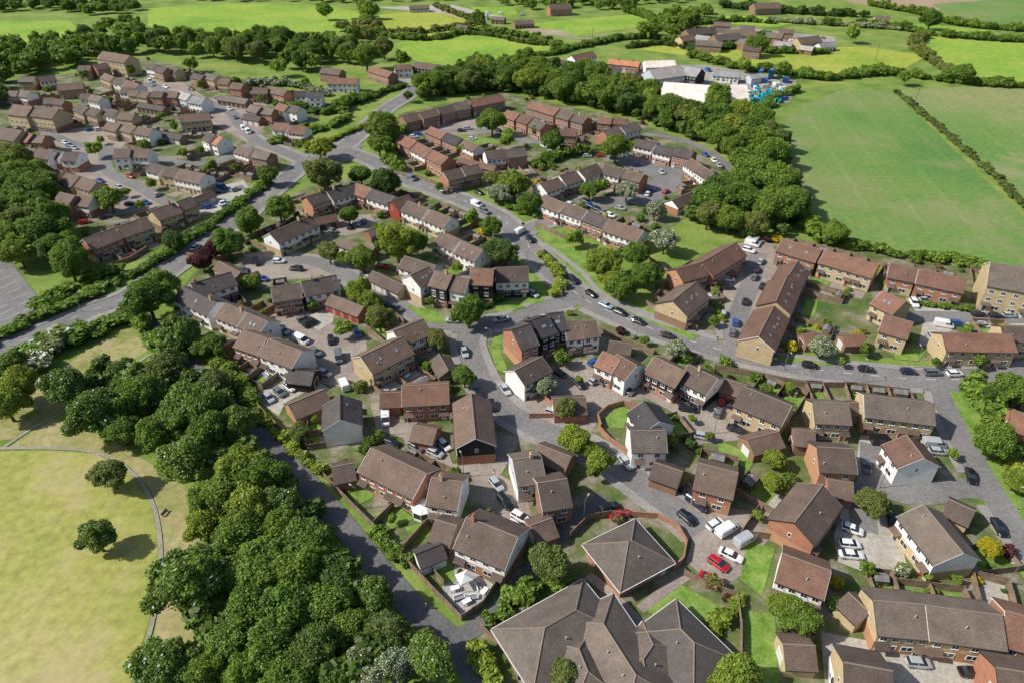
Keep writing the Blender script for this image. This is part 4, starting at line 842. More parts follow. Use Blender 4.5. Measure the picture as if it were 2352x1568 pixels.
def car_t(kind):
    b=MB(); g=MB(); r=MB()
    if kind=='van':
        b.loft([ring(x,w,zb,zt) for x,w,zb,zt in ((-2.45,.88,.32,1.85),(-2.4,.96,.25,1.98),(0,.98,.22,2.02),(1.0,.97,.22,1.98),(1.15,.96,.22,1.25),(1.9,.93,.22,1.12),(2.35,.86,.25,.95),(2.45,.7,.3,.75))])
        g.add(gh(.98,1.95,.98,1.22,.9,.8,1.14,1.9),BF); g.box(.2,.92,-.985,.985,1.25,1.7)
        r.add([(-2.3,-.75,2.0),(1.15,-.75,1.97),(1.15,.75,1.97),(-2.3,.75,2.0),(-2.2,-.68,2.06),(1.0,-.68,2.04),(1.0,.68,2.04),(-2.2,.68,2.06)],BF); wx=(-1.55,1.55); hx=(2.38,-2.44); hz=(.78,.95)
    else:
        if kind=='hatch': xs=((-2.0,.66,.38,.78),(-1.93,.8,.28,.96),(-1.3,.87,.22,.97),(0,.89,.2,.95),(.95,.88,.2,.94),(1.6,.84,.22,.84),(1.93,.74,.26,.7),(2.02,.56,.34,.6)); gg=((-1.82,1.1,-1.5,.3),.79,.6,.94,1.42); wx=(-1.25,1.28)
        elif kind=='saloon': xs=((-2.3,.66,.38,.76),(-2.23,.8,.28,.9),(-1.4,.88,.22,.94),(0,.9,.2,.93),(.9,.89,.2,.92),(1.75,.85,.22,.82),(2.15,.74,.26,.68),(2.27,.56,.34,.58)); gg=((-1.72,1.1,-1.15,.3),.8,.6,.92,1.38); wx=(-1.4,1.42)
        else: xs=((-2.2,.72,.42,.9),(-2.13,.88,.32,1.1),(-1.4,.92,.26,1.12),(0,.93,.25,1.1),(.9,.92,.25,1.08),(1.7,.9,.26,1.0),(2.1,.8,.3,.84),(2.2,.6,.38,.7)); gg=((-2.05,1.05,-1.8,.35),.84,.66,1.09,1.64); wx=(-1.38,1.4)
        b.loft([ring(*q) for q in xs]); g.add(gh(*gg[0],gg[1],gg[2],gg[3],gg[4]),BF)
        x0,x1=gg[0][2],gg[0][3]; ht=gg[2]; zt=gg[4]
        r.add([(x0-.06,-ht-.03,zt-.02),(x1+.05,-ht-.03,zt-.02),(x1+.05,ht+.03,zt-.02),(x0-.06,ht+.03,zt-.02),(x0+.08,-ht+.08,zt+.05),(x1-.1,-ht+.08,zt+.05),(x1-.1,ht-.08,zt+.05),(x0+.08,ht-.08,zt+.05)],BF)
        for xx in (-.42,):
            for s in (-1,1): r.add([(xx-.06,s*(gg[1]+.01),gg[3]),(xx+.06,s*(gg[1]+.01),gg[3]),(xx+.05,s*(ht+.02),zt),(xx-.05,s*(ht+.02),zt)],[(0,1,2,3)])
        hx=(xs[-2][0]-.02,xs[0][0]+.03); hz=(xs[-2][3]-.12,xs[1][3]-.2)
    return dict(body=b.mesh('body',paint('white')),glass=g.mesh('windows',glass),roof=r.mesh('roof',paint('white')),wx=wx,hx=hx,hz=hz)
CT={k:car_t(k) for k in('hatch','saloon','suv','van')}
def car(x,y,col,kind='hatch',ang=None,world=None):
    p=G(x,y,.7) if world is None else world; p=Vector((p[0],p[1],0))
    if ang is None:
        dd=np.hypot(allp[:,0]-p.x,allp[:,1]-p.y); dd=np.where((allp[:,3]>=15)&(allp[:,3]<=20),1e9,dd); k=int(np.argmin(dd)); ri=int(allp[k,3]); base=np.where(allp[:,3]==ri)[0][0]; s=RS[ri]; i=k-base
        n_=offs(s,i); a=math.atan2(-n_.x,n_.y)
    else:
        q=G(x+6*math.cos(math.radians(ang)),y+6*math.sin(math.radians(ang)),.7); a=math.atan2(q.y-p.y,q.x-p.x)
    oc=occ(p.x,p.y); z=.15 if oc&4 else .08
    T=CT[kind]; near=p.y<330
    root=empty('van' if kind=='van' else 'car',(p.x,p.y,z),a)
    ob('body',T['body'],root,mat=paint(col)); ob('windows',T['glass'],root); ob('roof',T['roof'],root,mat=paint(col))
    for xx in T['wx']:
        for s in (-1,1):
            w=ob('wheel',whm,root,(xx,s*.79,.32))
            if near: ob('rim',rmm,w)
    if near:
        for s in (-1,1):
            ob('headlight',hlm,root,(T['hx'][0],s*.55,T['hz'][0])); ob('tail_light',tlm,root,(T['hx'][1],s*.62,T['hz'][1])); 
    d={'hatch':'hatchback','saloon':'saloon car','suv':'tall car','van':'van'}[kind]; cn={'pale':'pale blue'}.get(col,col)
    reg(root,f'{cn} {d}','van' if kind=='van' else 'car',(p.x,p.y,1),'vans on the estate' if kind=='van' else 'cars parked and driving on the estate')
CARS="""945,410,grey,van|1012,436,white|1100,442,black|1095,470,white,van|1114,486,grey,suv|1195,532,white,van|1218,550,black,suv|1253,584,black|1269,599,black|1318,644,black,suv|1358,675,black|1392,701,pale,saloon|1425,717,black|1467,738,black|1535,771,black,saloon|1752,821,white,van|1860,838,black|1990,847,black|2087,852,navy|2142,855,grey,suv|2193,857,white|2247,860,black|1150,733,silver,saloon
1690,740,blue,hatch,-85|1683,763,grey,hatch,-80|1712,692,black,hatch,-75|1738,620,black,hatch,-60|1733,636,grey,hatch,-60|1678,632,red,hatch,5|1673,641,white,hatch,5|1720,575,white,suv,15|1728,560,white,van,15|1734,553,silver,van,15|1752,657,black,hatch,-60|1630,685,white,hatch,20|1688,590,silver,hatch,40
2100,696,white,suv,60|2120,690,silver,suv,60|2248,722,black|2288,725,black|2318,724,silver|2345,722,grey|2168,745,white,van,10|1067,808,silver,saloon|1100,905,black,hatch,80|1130,930,black,hatch,80|1160,893,silver,saloon,55|1285,855,black,hatch,30|1365,830,blue,hatch,-30|1368,872,silver,hatch,-30|1395,875,grey,hatch,-20|1440,895,grey,hatch,30|1270,945,silver,hatch,15|1437,1060,silver,saloon,50|1400,1165,black,suv,-20|1425,1180,red,saloon,-15|1098,1048,silver,suv,0|1000,1038,silver,hatch,25|1020,1020,white,hatch,45|945,1050,navy,hatch,25|886,960,white,van,90
790,882,white,van,-115|617,912,silver,hatch,45|642,899,grey,hatch,40|665,887,white,hatch,38|692,780,white,van,25|725,808,grey,suv,35|778,820,grey,van,80|712,742,black,suv,-25|698,732,grey,hatch,-20|1160,1150,black,suv,50|1195,1185,white,hatch,30|1185,1208,white,hatch,35|1602,1155,navy,van,35|1580,1120,black,hatch,-30|1577,1187,black,hatch,40|1643,1202,white,hatch,-30|1670,1215,white,van,-30|1712,1238,silver,van,-30|1679,1273,white,saloon,25|1650,1292,red,hatch,35|1634,1330,red,saloon,28|1660,915,red,saloon,-70|1682,925,black,hatch,-70|1580,937,black,suv,10|1693,985,black,saloon,20
2025,1012,black,van,0|2145,1018,silver,van,5|2155,1035,silver,hatch,5|2230,1092,black,saloon,75|2295,1210,black,saloon,60|1958,1214,white,hatch,20|1952,1248,white,hatch,5|1956,1272,white,saloon,5|2237,1543,black,saloon,5|1918,1552,white,van,85|80,785,silver,saloon|450,568,silver,saloon|195,510,red,hatch,-10|298,468,black,hatch,-10|603,640,blue,hatch,10|590,602,black,suv,60|680,617,black,suv|838,632,black|880,612,red,hatch,10|925,620,silver,hatch,0|870,693,black,hatch,25|888,700,black,hatch,25|912,708,grey,hatch,25|765,530,grey,hatch,20|815,515,grey,hatch,-60|825,511,white,hatch,-60|835,508,blue,hatch,-60|805,520,black,hatch,-60|820,765,blue,hatch,60|848,640,silver,hatch,20|1225,675,silver,hatch,30|1215,670,blue,hatch,30
230,415,blue,hatch,20|197,378,orange,suv,0|108,415,white,hatch,50|240,498,black,hatch,-15|560,296,white,van,50|570,303,white,van,50|527,250,white,hatch,20|385,325,black,hatch,80|480,240,white|345,187,white,van,60|207,298,blue,hatch,-10|228,297,white,hatch,-10|150,328,white,hatch,10|160,334,blue,hatch,10|170,340,silver,hatch,10|508,430,blue,van,10|503,440,black,hatch,0|515,465,white,hatch,-20|518,473,silver,hatch,-20|300,405,red,hatch,15|362,447,silver,hatch,-30|290,385,white,hatch,10|330,270,white,hatch,0|410,250,blue,hatch,10|500,225,silver,hatch,0|350,195,silver,hatch,50|440,205,black,hatch,10|220,470,silver,hatch,60|60,305,white,hatch,20
960,308,blue,hatch,0|950,314,white,hatch,0|1075,295,silver,hatch,0|1060,300,black,hatch,0|1110,288,blue,hatch,0|1020,310,red,hatch,0|1355,472,blue,hatch,20|1372,480,black,hatch,20|1388,488,grey,hatch,20|1402,494,white,hatch,20|1350,358,silver,hatch,0|1380,358,red,hatch,0|1410,363,black,hatch,0|1465,378,blue,hatch,0|1488,445,white,saloon,-60|1500,435,blue,hatch,-60|1640,368,white,hatch,40|1652,380,silver,hatch,50|1662,392,black,hatch,60|1620,355,blue,hatch,30|1250,335,white,hatch,20|1270,345,silver,hatch,20|1345,462,black,hatch,20|1425,478,silver,hatch,10
1400,180,white,van,20|1412,184,white,van,20|1424,187,white,van,20|1436,190,white,van,20|1448,193,white,van,20|1460,196,white,van,20|1484,202,white,van,20|1405,188,white,van,10|1500,206,white,van,0|1480,182,silver,van,0|1500,176,white,hatch,0|1720,215,white,van,60|1735,205,white,van,60|1760,200,silver,van,0|1785,195,white,van,0|1800,205,white,van,0|1650,239,yellow,van,0|1820,95,white,van,0|1840,98,silver,van,0|1860,97,white,van,0|1780,92,blue,hatch,0|1800,94,white,hatch,0|1620,84,silver,hatch,0|1275,158,white,hatch,0|1120,30,white,van,0|1150,32,white,van,0|1200,35,silver,van,0
125,350,silver,hatch,20|140,372,black,hatch,20|180,415,grey,hatch,30|255,445,white,hatch,20|275,430,silver,hatch,20|210,488,black,hatch,-10|335,465,blue,hatch,30|250,305,silver,hatch,0|115,318,black,hatch,10|480,268,blue,hatch,40|545,240,silver,hatch,10|585,280,black,hatch,50|540,270,grey,hatch,60|425,478,white,hatch,-10|450,478,grey,hatch,-10|480,475,blue,hatch,-10|540,435,silver,hatch,-20|380,200,white,hatch,10|1130,282,silver,hatch,0|1145,300,black,hatch,10|1000,318,grey,hatch,0|1085,318,white,hatch,0|1440,355,white,hatch,0|1520,395,silver,hatch,40|1330,352,blue,hatch,0|1310,470,white,hatch,20|1450,468,black,hatch,0|1530,440,red,hatch,-30|1660,605,grey,hatch,0|1672,660,black,hatch,0|1662,720,silver,hatch,-80|1700,600,blue,hatch,-50|1748,600,silver,hatch,-50|2140,775,silver,hatch,60|2200,742,blue,hatch,5|2260,746,white,hatch,5|1615,1000,silver,hatch,10|1650,945,grey,hatch,-70|955,1025,grey,hatch,30|745,855,silver,hatch,20|760,780,black,hatch,80|650,760,silver,hatch,20|640,600,white,hatch,0|560,620,grey,hatch,60|1040,735,silver|2050,1195,black,hatch,80|1990,1070,grey,hatch,80|2110,1520,silver,hatch,5|2300,1560,blue,hatch,0|1330,880,black,hatch,40|900,1015,black,hatch,20|1140,1110,silver,hatch,50|1720,235,white,van,60|1800,228,blue,van,0|1690,185,white,hatch,0|1590,168,silver,van,0"""
for e in CARS.replace('\n','|').split('|'):
    q=e.split(','); car(float(q[0]),float(q[1]),q[2],q[3] if len(q)>3 else 'hatch',float(q[4]) if len(q)>4 else None)
YP=[(p.x,p.y) for p in WP([(1375,180),(1440,156),(1620,154),(1820,188),(1805,232),(1700,247),(1545,224),(1405,200)])]
FP=[(p.x,p.y) for p in WP([(1570,74),(1700,68),(1910,88),(1905,106),(1780,98),(1600,95)])]
r=random.Random(91)
for poly,cnt in ((YP,34),(FP,14)):
    k=0; tr_=0
    while k<cnt and tr_<3000:
        tr_+=1; a=r.uniform(min(p[0] for p in poly),max(p[0] for p in poly)); b=r.uniform(min(p[1] for p in poly),max(p[1] for p in poly))
        if not inpoly(np.array(a),np.array(b),poly) or occ(a,b)&(8|16): continue
        X,Y=P((a,b,0)); car(X,Y,r.choice(['white','white','silver','blue','grey','red','teal']),r.choice(['van','van','hatch']),r.uniform(-30,40)); stamp_poly([(a-2.2,b-2.2),(a+2.2,b-2.2),(a+2.2,b+2.2),(a-2.2,b+2.2)],16); k+=1
# excavators
def prism_y(m,prf,y0,y1,mi=0):
    k=len(prf); m.add([(x,y0,z) for x,z in prf]+[(x,y1,z) for x,z in prf],[tuple(range(k)),tuple(range(k,2*k))[::-1]]+[(i,k+i,k+(i+1)%k,(i+1)%k) for i in range(k)],mi)
def exc_t():
    t=MB()
    prism_y(t,[(-1.6,.2),(-1.3,0),(1.3,0),(1.6,.2),(1.6,.55),(1.3,.75),(-1.3,.75),(-1.6,.55)],-.28,.28); t=t.mesh('track',tyre)
    b=MB().box(-1.9,1.1,-1.2,1.2,.85,1.7).box(-1.9,-.4,-1.1,1.1,1.7,2.1).mesh('body',paint('teal'))
    c=MB().add(gh(0,1.3,.05,1.0,.45,.4,1.72,2.9),BF).mesh('cab',glass)
    bm=MB(); prism_y(bm,[(.9,1.5),(2.4,4.2),(4.2,4.4),(4.2,4.0),(2.7,3.8),(1.4,1.4)],-.25,.25); bm=bm.mesh('boom',paint('teal'))
    ar=MB(); prism_y(ar,[(4.1,4.5),(4.5,4.3),(5.2,1.6),(4.9,1.5)],-.18,.18); ar=ar.mesh('arm',paint('teal'))
    bk=MB(); prism_y(bk,[(4.8,1.5),(5.3,1.5),(5.2,.6),(4.3,.3),(4.2,.9)],-.5,.5); bk=bk.mesh('bucket',metal)
    return t,b,c,bm,ar,bk
EX=exc_t()
for i,(x,y,c,a) in enumerate([(1722,248,'teal',.3),(1738,240,'teal',1.2),(1753,248,'teal',2.2),(1768,238,'teal',.8),(1745,230,'teal',2.8),(1775,228,'teal',1.9),(1760,222,'teal',.2),(1730,232,'teal',1.7),(1784,236,'teal',2.5),(1770,247,'teal',.5),(1755,236,'teal',1.3),(1790,224,'teal',.9),(1748,222,'teal',2.1),(1736,252,'teal',.1),(1540,222,'orange',.3),(1552,225,'orange',1.),(1565,228,'orange',1.5),(1580,230,'orange',2.5)]):
    p=G(x,y); r=empty('excavator',(p.x,p.y,.06),a)
    for s in (-1,1): ob('track',EX[0],r,(0,s*.9,0))
    ob('body',EX[1],r,mat=paint(c)); ob('cab',EX[2],r,(0,.6,0)); ob('boom',EX[3],r,mat=paint(c)); ar=ob('arm',EX[4],r,mat=paint(c)); ob('bucket',EX[5],ar)
    reg(r,f'{c} tracked excavator','excavator',(p.x,p.y,2),'excavators in the works yard')
cn=MB()
for i in range(24): cn.box(-3+i*.25,-3+i*.25+.14,-1.22,1.22,.1,2.5)
cn.box(-3,3,-1.18,1.18,.05,2.55)
CN=cn.mesh('shipping_container',paint('blue'))
cd=MB().box(3.0,3.06,-1.1,-.02,.15,2.45).box(3.0,3.06,.02,1.1,.15,2.45).mesh('door',paint('blue'))
for x,y,z,c in [(1745,182,0,'blue'),(1745,182,2.6,'blue'),(1757,190,0,'blue'),(1500,212,0,'white'),(1790,182,0,'green'),(1770,180,0,'blue'),(1770,180,2.6,'blue'),(1805,190,0,'blue'),(1640,178,0,'white'),(1690,240,0,'blue'),(1520,216,0,'white')]:
    p=G(x,y); r=empty('shipping_container',(p.x,p.y,.06+z),1.1); ob('body',CN,r,mat=paint(c)); ob('door',cd,r,mat=paint(c)); reg(r,f"{c} shipping container"+(' stacked on another' if z else ''),'container',(p.x,p.y,2+z),'containers in the works yard')
# gazebo and decked garden
def gazebo(x,y,sz):
    p=G(x,y,2.6); r=empty('gazebo',(p.x,p.y,.13),.5)
    h=sz/2; cm=MB().add([(-h,-h,2.2),(h,-h,2.2),(h,h,2.2),(-h,h,2.2),(0,0,3.0),(-h,-h,1.95),(h,-h,1.95),(h,h,1.95),(-h,h,1.95)],[(0,1,4),(1,2,4),(2,3,4),(3,0,4),(5,6,1,0),(6,7,2,1),(7,8,3,2),(8,5,0,3)]); ob('canopy',cm.mesh('canopy',whitefab),r)
    lm=MB().box(-.04,.04,-.04,.04,0,2.2).mesh('leg',metal)
    for a in (-1,1):
        for b in (-1,1): ob('leg',lm,r,(a*(h-.05),b*(h-.05),0))
    reg(r,'white peaked garden gazebo tent','gazebo',(p.x,p.y,3),'white gazebos in the garden'); 
gazebo(1066,1322,2.4)
sheet('decking',[(1015,1350),(1050,1290),(1140,1345),(1090,1400),(1062,1412)],deck,.12,2)
for x,y,a in [(1055,1375,.4),(1085,1375,.2),(1100,1350,1.9)]: p=G(x,y); gsofa(p.x,p.y,a,.13)
for x,y,a in [(1072,1385,.5),(1112,1362,1.),(1045,1355,.3)]: p=G(x,y); gtable(p.x,p.y,a,.13)
# conservatory
p=G(970,1165,2); r=empty('conservatory',(p.x,p.y,.08),.35)
k=8; R_=2.1; ringv=[(R_*math.cos(i*2*math.pi/k+.39),R_*math.sin(i*2*math.pi/k+.39)) for i in range(k)]
m1=MB().loft([[(a*1.02,b*1.02,0) for a,b in ringv],[(a*1.02,b*1.02,.6) for a,b in ringv]]); ob('base_wall',m1.mesh('base_wall',upvc),r)
m1=MB().loft([[(a,b,.6) for a,b in ringv],[(a,b,2.2) for a,b in ringv]]); ob('glazing',m1.mesh('glazing',glass),r)
m1=MB().loft([[(a*1.05,b*1.05,2.2) for a,b in ringv],[(a*.1,b*.1,3.0) for a,b in ringv]]); ob('roof',m1.mesh('roof',plain('polycarbonate',(.7,.72,.72),.3)),r)
for a,b in ringv: ob('frame',MB().box(-.06,.06,-.06,.06,.6,2.2).mesh('frame',upvc),r,(a*1.02,b*1.02,0))
reg(r,'white octagonal conservatory behind brick house beside the lane','conservatory',(p.x,p.y,2))
# bench
p=G(380,1180); r=empty('park_bench',(p.x,p.y,.03),1.3)
ob('seat',MB().box(-.8,.8,-.22,.22,.42,.47).mesh('seat',kerb),r); ob('backrest',MB().box(-.8,.8,.2,.25,.5,.9).mesh('backrest',kerb),r)
for s in (-.65,.65): ob('leg',MB().box(-.05,.05,-.2,.25,0,.42).mesh('leg',kerb),r,(s,0,0))
reg(r,'pale bench beside the curving park footpath','bench',(p.x,p.y,.6))
# lamps and poles
lp=MB().tube((0,0,0),(0,0,6),.09,.05,8).tube((0,0,5.95),(1.1,0,6.2),.04,.035,6).mesh('pole',metal); lh=MB().box(.95,1.55,-.12,.12,6.14,6.26).mesh('lamp_head',plain('lamp_grey',(.5,.5,.5),.5))
for x,y,a in [(188,718,1),(452,575,1),(660,470,1),(1065,1095,2),(1978,878,1.5),(2100,845,1.5),(2310,1345,3),(1462,775,1.5),(1212,615,0),(825,1168,2.6),(1340,1195,1),(1128,800,3),(880,1000,0),(1640,995,2),(700,1090,.5),(2020,1120,1),(2335,1170,3),(1800,850,-1.5),(560,300,0),(1290,690,2)]:
    p=G(x,y); r=empty('street_lamp',(p.x,p.y,.05),a); ob('pole',lp,r); ob('lamp_head',lh,r); reg(r,'slim grey street lamp','street lamp',(p.x,p.y,3),'street lamps')
up=MB().tube((0,0,0),(0,0,10),.16,.11,8).mesh('pole',bark); ux=MB().box(-1.1,1.1,-.06,.06,9.2,9.35).mesh('crossarm',bark)
for x,y in [(2098,248),(1627,140),(1360,98),(1042,60),(2010,140)]:
    p=G(x,y); r=empty('utility_pole',(p.x,p.y,0),.4); ob('pole',up,r); ob('crossarm',ux,r); reg(r,'wooden utility pole','utility pole',(p.x,p.y,5),'utility poles')
# person on the lane
def skin(name,V,E,R,mat,parent):
    me=bpy.data.meshes.new(name); me.from_pydata(V,E,[]); me.materials.append(mat); o=ob(name,me,parent)
    md=o.modifiers.new('Skin','SKIN'); md.use_smooth_shade=True
    for i,rr in enumerate(R): me.skin_vertices[0].data[i].radius=(rr,rr)
    me.skin_vertices[0].data[0].use_root=True
    o.modifiers.new('Sub','SUBSURF').levels=1; return o
p=G(980,1398); r=empty('person',(p.x,p.y,.14),.8)
V=[(0,0,.95),(0,0,1.2),(0,0,1.42),(.02,0,1.52),(.03,0,1.68),(0,-.19,1.4),(.08,-.24,1.12),(.22,-.23,.92),(0,.19,1.4),(-.1,.24,1.12),(-.06,.25,.88),(0,-.09,.88),(.16,-.1,.48),(.08,-.1,.06),(.2,-.1,.04),(0,.09,.88),(-.08,.1,.48),(-.26,.1,.1),(-.15,.1,.04)]
E=[(0,1),(1,2),(2,3),(3,4),(2,5),(5,6),(6,7),(2,8),(8,9),(9,10),(0,11),(11,12),(12,13),(13,14),(0,15),(15,16),(16,17),(17,18)]
R=[.13,.13,.14,.055,.1,.065,.045,.035,.065,.045,.035,.09,.065,.045,.04,.09,.065,.045,.04]
skin('body',V,E,R,plain('skin',(.5,.3,.22),.6),r)
skin('jacket',[V[i] for i in (0,1,2,5,6,8,9)],[(0,1),(1,2),(2,3),(3,4),(2,5),(5,6)],[.16,.16,.16,.085,.065,.085,.065],plain('jacket_cloth',(.03,.03,.05),.8),r)
skin('trousers',[V[i] for i in (0,11,12,13,15,16,17)],[(0,1),(1,2),(2,3),(0,4),(4,5),(5,6)],[.15,.11,.085,.065,.11,.085,.065],plain('trouser_cloth',(.05,.06,.1),.8),r)
reg(r,'person in dark clothing walking along the lower lane','person',(p.x,p.y,1))
# ---------------- labels
ZN=[(80,60,'in the top left corner'),(250,120,'behind the upper left flats'),(90,180,'at the far left of the upper estate'),(60,265,'by the buff flats, left edge'),(200,210,'in the upper left estate'),(300,200,'in the upper left estate centre'),(420,190,'behind the curved upper terrace'),(560,210,'above the upper left turning'),(700,220,'by the white upper houses'),(270,290,'by the long dark upper terrace'),(440,280,'left of the upper turning'),(560,310,'on the upper left turning'),(60,340,'by the left edge brick blocks'),(160,400,'by the left orange car court'),(300,350,'by the white left terrace'),(410,400,'right of the left court'),(500,440,'by the left garage row'),(600,370,'left of the road junction'),(240,490,'in the lower left estate court'),(280,560,'by the terrace above the main road'),(400,520,'beside the main road fences'),(80,450,'in the trees at left edge'),(100,590,'above the left car park'),(60,800,'south of the main road, left edge'),(210,740,'beside the lower main road'),
(450,120,'in the wood behind the upper terraces'),(650,120,'in the wood below the top field'),(830,130,'by the isolated upper houses'),(960,140,'by the dark upper cottages'),(1110,60,'beside the far paddocks'),(1310,130,'by the white farmhouse'),(1440,180,'among the works yard vans'),(1540,175,'left of the pale works sheds'),(1630,210,'by the pale works sheds'),(1700,185,'behind the pale works sheds'),(1750,210,'at the right of the works yard'),(1480,60,'left of the far farm'),(1640,80,'among the far farm buildings'),(1850,90,'right of the far farm buildings'),(2100,50,'in the upper right fields'),(2150,170,'above the crop field'),(2250,350,'in the crop fields'),
(790,330,'at the upper road junction'),(880,300,'left of the middle terraces'),(980,260,'along the long dark middle terrace'),(1080,240,'behind the dark middle terrace'),(1000,340,'by the red middle terraces'),(1080,390,'above the middle road bend'),(1180,350,'in the middle estate court'),(1200,270,'by the orange brick middle row'),(1320,260,'below the tree belt'),(1300,320,'by the small middle houses'),(1420,300,'by the white gabled house'),(1540,340,'by the outer white terrace'),(1640,390,'on the outer loop lane'),(1450,400,'inside the middle loop'),(1300,410,'by the long middle terrace'),(1570,450,'by the low white garage'),(1380,490,'by the diagonal middle terrace'),(1190,440,'on the middle road verge'),(1050,180,'at the left of the tree belt'),(1250,195,'in the upper tree belt'),(1420,225,'above the outer loop'),(1560,260,'in the tree belt below the works'),(1700,300,'at the belt corner'),(1740,380,'in the belt beside the crop field'),(1640,500,'in the lower tree belt'),(1770,470,'at the crop field edge'),
(740,440,'by the orange end house'),(850,440,'by the red clad row'),(980,480,'by the stepped white row'),(660,530,'by the white house above the close'),(570,490,'beside the main road trees'),(800,510,'in the upper close parking'),(900,560,'by the large lime tree'),(1060,560,'by the white gable beside the road'),(1150,530,'beside the middle road'),(480,600,'by the purple tree'),(480,680,'by the half timbered house'),(590,610,'at the left end of the close'),(680,660,'by the paired gabled houses'),(790,620,'along the close'),(820,700,'by the red doored garages'),(880,650,'by the low buff garages'),(960,640,'by the tall dark clad row'),(1140,650,'by the tall reddish roofed block'),(570,740,'by the white row near the lane'),(640,820,'by the white house beside the court'),(740,800,'in the left court'),(620,900,'in the fenced parking court'),(700,930,'by the orange brick garage'),(880,820,'by the buff skylight house'),(960,770,'near the small white gable'),(1020,730,'on the close corner'),(1060,820,'on the central side road'),
(1230,600,'beside the central road trees'),(1340,660,'on the central road'),(1430,620,'in the central green trees'),(1480,730,'on the central road bend'),(1220,770,'by the tall dark skylight house'),(1330,780,'by the white central pair'),(1210,860,'by the small white gabled house'),(1300,880,'in the brick paved court'),(1420,840,'by the white and red house'),(1540,860,'by the black clad pair'),(1620,890,'by the white gable below the road'),(1160,920,'along the central side road'),(980,900,'by the red brick house'),(790,960,'by the white gable with dark roof'),(890,960,'by the red garage door'),(970,1010,'by the low brick garage'),(1090,970,'by the black clad long house'),(860,1060,'by the brick row beside the lane'),(1030,1120,'by the white gable near the lane'),(1210,1060,'by the pale blue clad house'),(1270,1120,'by the brown brick house'),(1330,1020,'by the three lime trees'),(1120,1230,'by the big white house'),(1030,1330,'in the gazebo garden'),(930,1260,'inside the lane fence'),(1190,1180,'in the lower court'),(1400,940,'by the curved garden wall'),(1480,980,'by the dark roofed L house'),(1420,1120,'on the lower side road'),(1540,1080,'by the brown double garage'),
(1620,600,'by the orange brick road houses'),(1570,700,'by the buff skylight gable'),(1680,620,'in the skylight row parking'),(1710,720,'on the right side road'),(1770,700,'along the skylight terrace'),(1840,580,'by the reddish top row'),(1960,610,'by the buff top row'),(2120,640,'by the far right red row'),(2300,660,'by the buff flats, right edge'),(1900,700,'in the gardens right of the skylights'),(2050,700,'by the square buff houses'),(1900,790,'by the white blossom garden'),(2040,770,'below the square buff houses'),(2200,730,'in the upper right court'),(2240,790,'by the long buff right terrace'),(1780,830,'on the right main road'),(2000,850,'on the right main road centre'),(2200,860,'at the right main road end'),
(1760,940,'by the buff row below the road'),(1900,950,'by the small buff grey roofed house'),(2060,950,'by the long buff grey row'),(1640,1100,'by the brick facade house'),(1740,1030,'above the tall lime trees'),(1840,1010,'by the small brown house'),(1930,1060,'by the orange brick garden house'),(2010,1060,'in the small concrete court'),(2100,1060,'by the white reddish roofed house'),(2220,1000,'on the lower right road'),(2300,940,'in the right edge trees'),(2300,1100,'on the right edge verge'),(1850,1180,'by the long diagonal brick house'),(1780,1080,'by the tall lime trees'),(1600,1180,'at the top of the car park'),(1670,1250,'in the lower car park'),(1450,1260,'by the pyramid roofed building'),(1300,1270,'by the large olive tree'),(1300,1440,'at the care home left side'),(1480,1500,'at the care home centre'),(1600,1450,'at the care home right side'),(1560,1370,'by the care home lawn'),(1710,1450,'right of the care home'),(1840,1310,'by the white lower house'),(1830,1430,'by the lower buff garage'),(1960,1240,'in the concrete parking court'),(2010,1150,'above the concrete court'),(2150,1220,'by the long diagonal white house'),(2270,1200,'on the right edge road'),(2060,1320,'above the bottom right terrace'),(2150,1420,'by the bottom right terrace'),(2300,1340,'in the right edge gardens'),(2320,1450,'at the bottom right edge'),(2000,1530,'at the bottom right court'),(2250,1540,'in the bottom right corner'),
(350,680,'beside the lane entrance'),(420,780,'beside the upper lane'),(260,850,'in the upper park'),(150,900,'in the left park clump'),(220,960,'in the left chestnut clump'),(330,930,'in the middle park clump'),(430,930,'in the park clump by the lane'),(540,960,'at the lane edge of the park'),(420,1050,'below the park clump'),(250,1090,'alone beside the park path'),(220,1230,'alone in the mown park'),(540,1090,'at the top of the wood'),(640,1150,'at the upper lane side of the wood'),(500,1190,'at the upper left of the wood'),(620,1250,'in the upper middle wood'),(720,1270,'by the lane side of the wood'),(430,1330,'at the left edge of the wood'),(560,1360,'in the left middle wood'),(680,1390,'in the centre of the wood'),(800,1380,'at the right edge of the wood'),(500,1490,'in the lower left wood'),(620,1500,'in the lower middle wood'),(730,1520,'in the lower right wood'),(370,1530,'at the bottom of the park'),(860,1480,'in the blossom at the bottom'),(980,1510,'beside the bottom of the lane')]
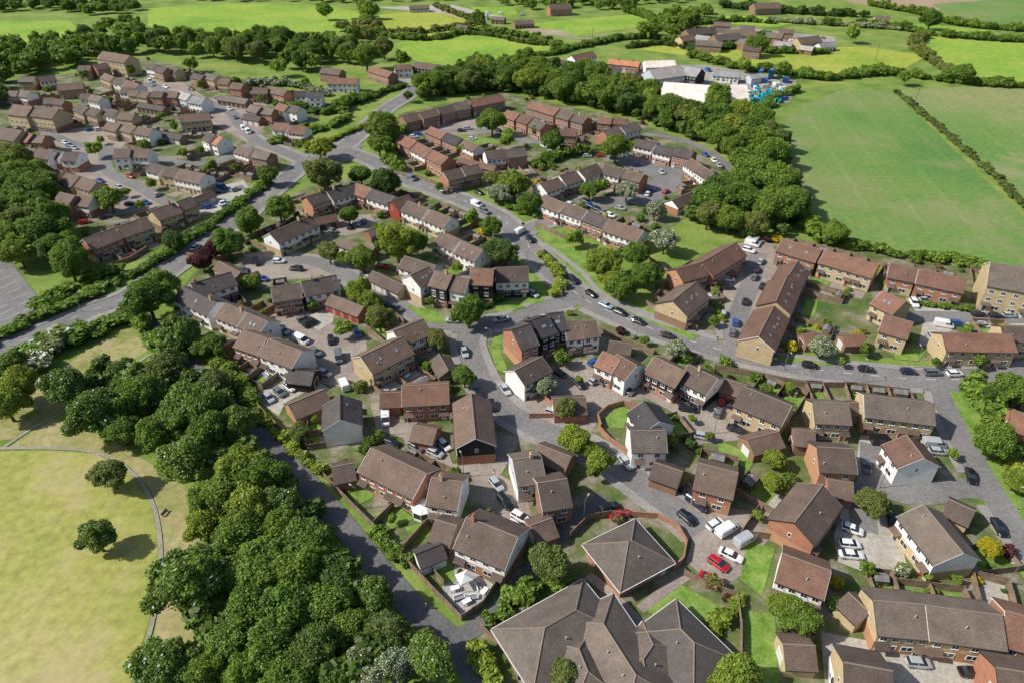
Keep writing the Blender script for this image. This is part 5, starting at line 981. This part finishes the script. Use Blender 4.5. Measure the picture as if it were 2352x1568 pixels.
OW='first second third fourth fifth sixth seventh eighth ninth tenth eleventh twelfth thirteenth fourteenth fifteenth sixteenth seventeenth eighteenth nineteenth twentieth'.split()
FIXED={'woodland','hedge','bench','person','conservatory'}
gr={}
for o,d,(px_,py_) in THINGS:
    if o['category'] in FIXED: o['label']=d; continue
    z=min(ZN,key=lambda q:(q[0]-px_)**2+1.8*(q[1]-py_)**2)[2]
    gr.setdefault((z,d),[]).append((px_,py_,o))
def setl(o,s):
    if len(s.split())>16: s=s.replace(' the ',' ',1)
    o['label']=s
for (z,d),L_ in gr.items():
    if len(L_)==1: setl(L_[0][2],f'{d} {z}'); continue
    xs=[a[0] for a in L_]; ys=[a[1] for a in L_]
    if max(ys)-min(ys)>1.1*(max(xs)-min(xs)): L_.sort(key=lambda a:a[1]); wd='from top'
    else: L_.sort(key=lambda a:a[0]); wd='from left'
    for i,a in enumerate(L_): setl(a[2],f"{d} {z}, {OW[min(i,19)]} {wd}")
# ---------------- light, world, camera
W_=bpy.data.worlds.new('World'); S.world=W_; W_.use_nodes=True; n=W_.node_tree.nodes; l=W_.node_tree.links
sky=n.new('ShaderNodeTexSky'); sky.sky_type='NISHITA'; sky.sun_disc=False; EL=math.radians(42); sky.sun_elevation=EL; sky.sun_rotation=math.radians(262); sky.dust_density=1.5
l.new(sky.outputs[0],n['Background'].inputs['Color']); n['Background'].inputs['Strength'].default_value=.115
sd=bpy.data.lights.new('sun','SUN'); sd.energy=5.0; sd.angle=math.radians(.5); sd.color=(1,.955,.87)
so=bpy.data.objects.new('sun',sd); COL.objects.link(so); d=Vector((math.cos(EL),.13*math.cos(EL),-math.sin(EL))); so.rotation_euler=d.to_track_quat('-Z','Y').to_euler(); so.location=(0,0,200)
cd_=bpy.data.cameras.new('camera'); cd_.lens=24; cd_.sensor_width=36; cd_.clip_end=8000; cd_.clip_start=.5
co=bpy.data.objects.new('camera',cd_); COL.objects.link(co); co.location=(0,0,H); co.rotation_euler=(math.pi/2-TH,0,0); S.camera=co
S.view_settings.view_transform='Standard'; S.view_settings.look='None'
print('objects',len(bpy.data.objects))
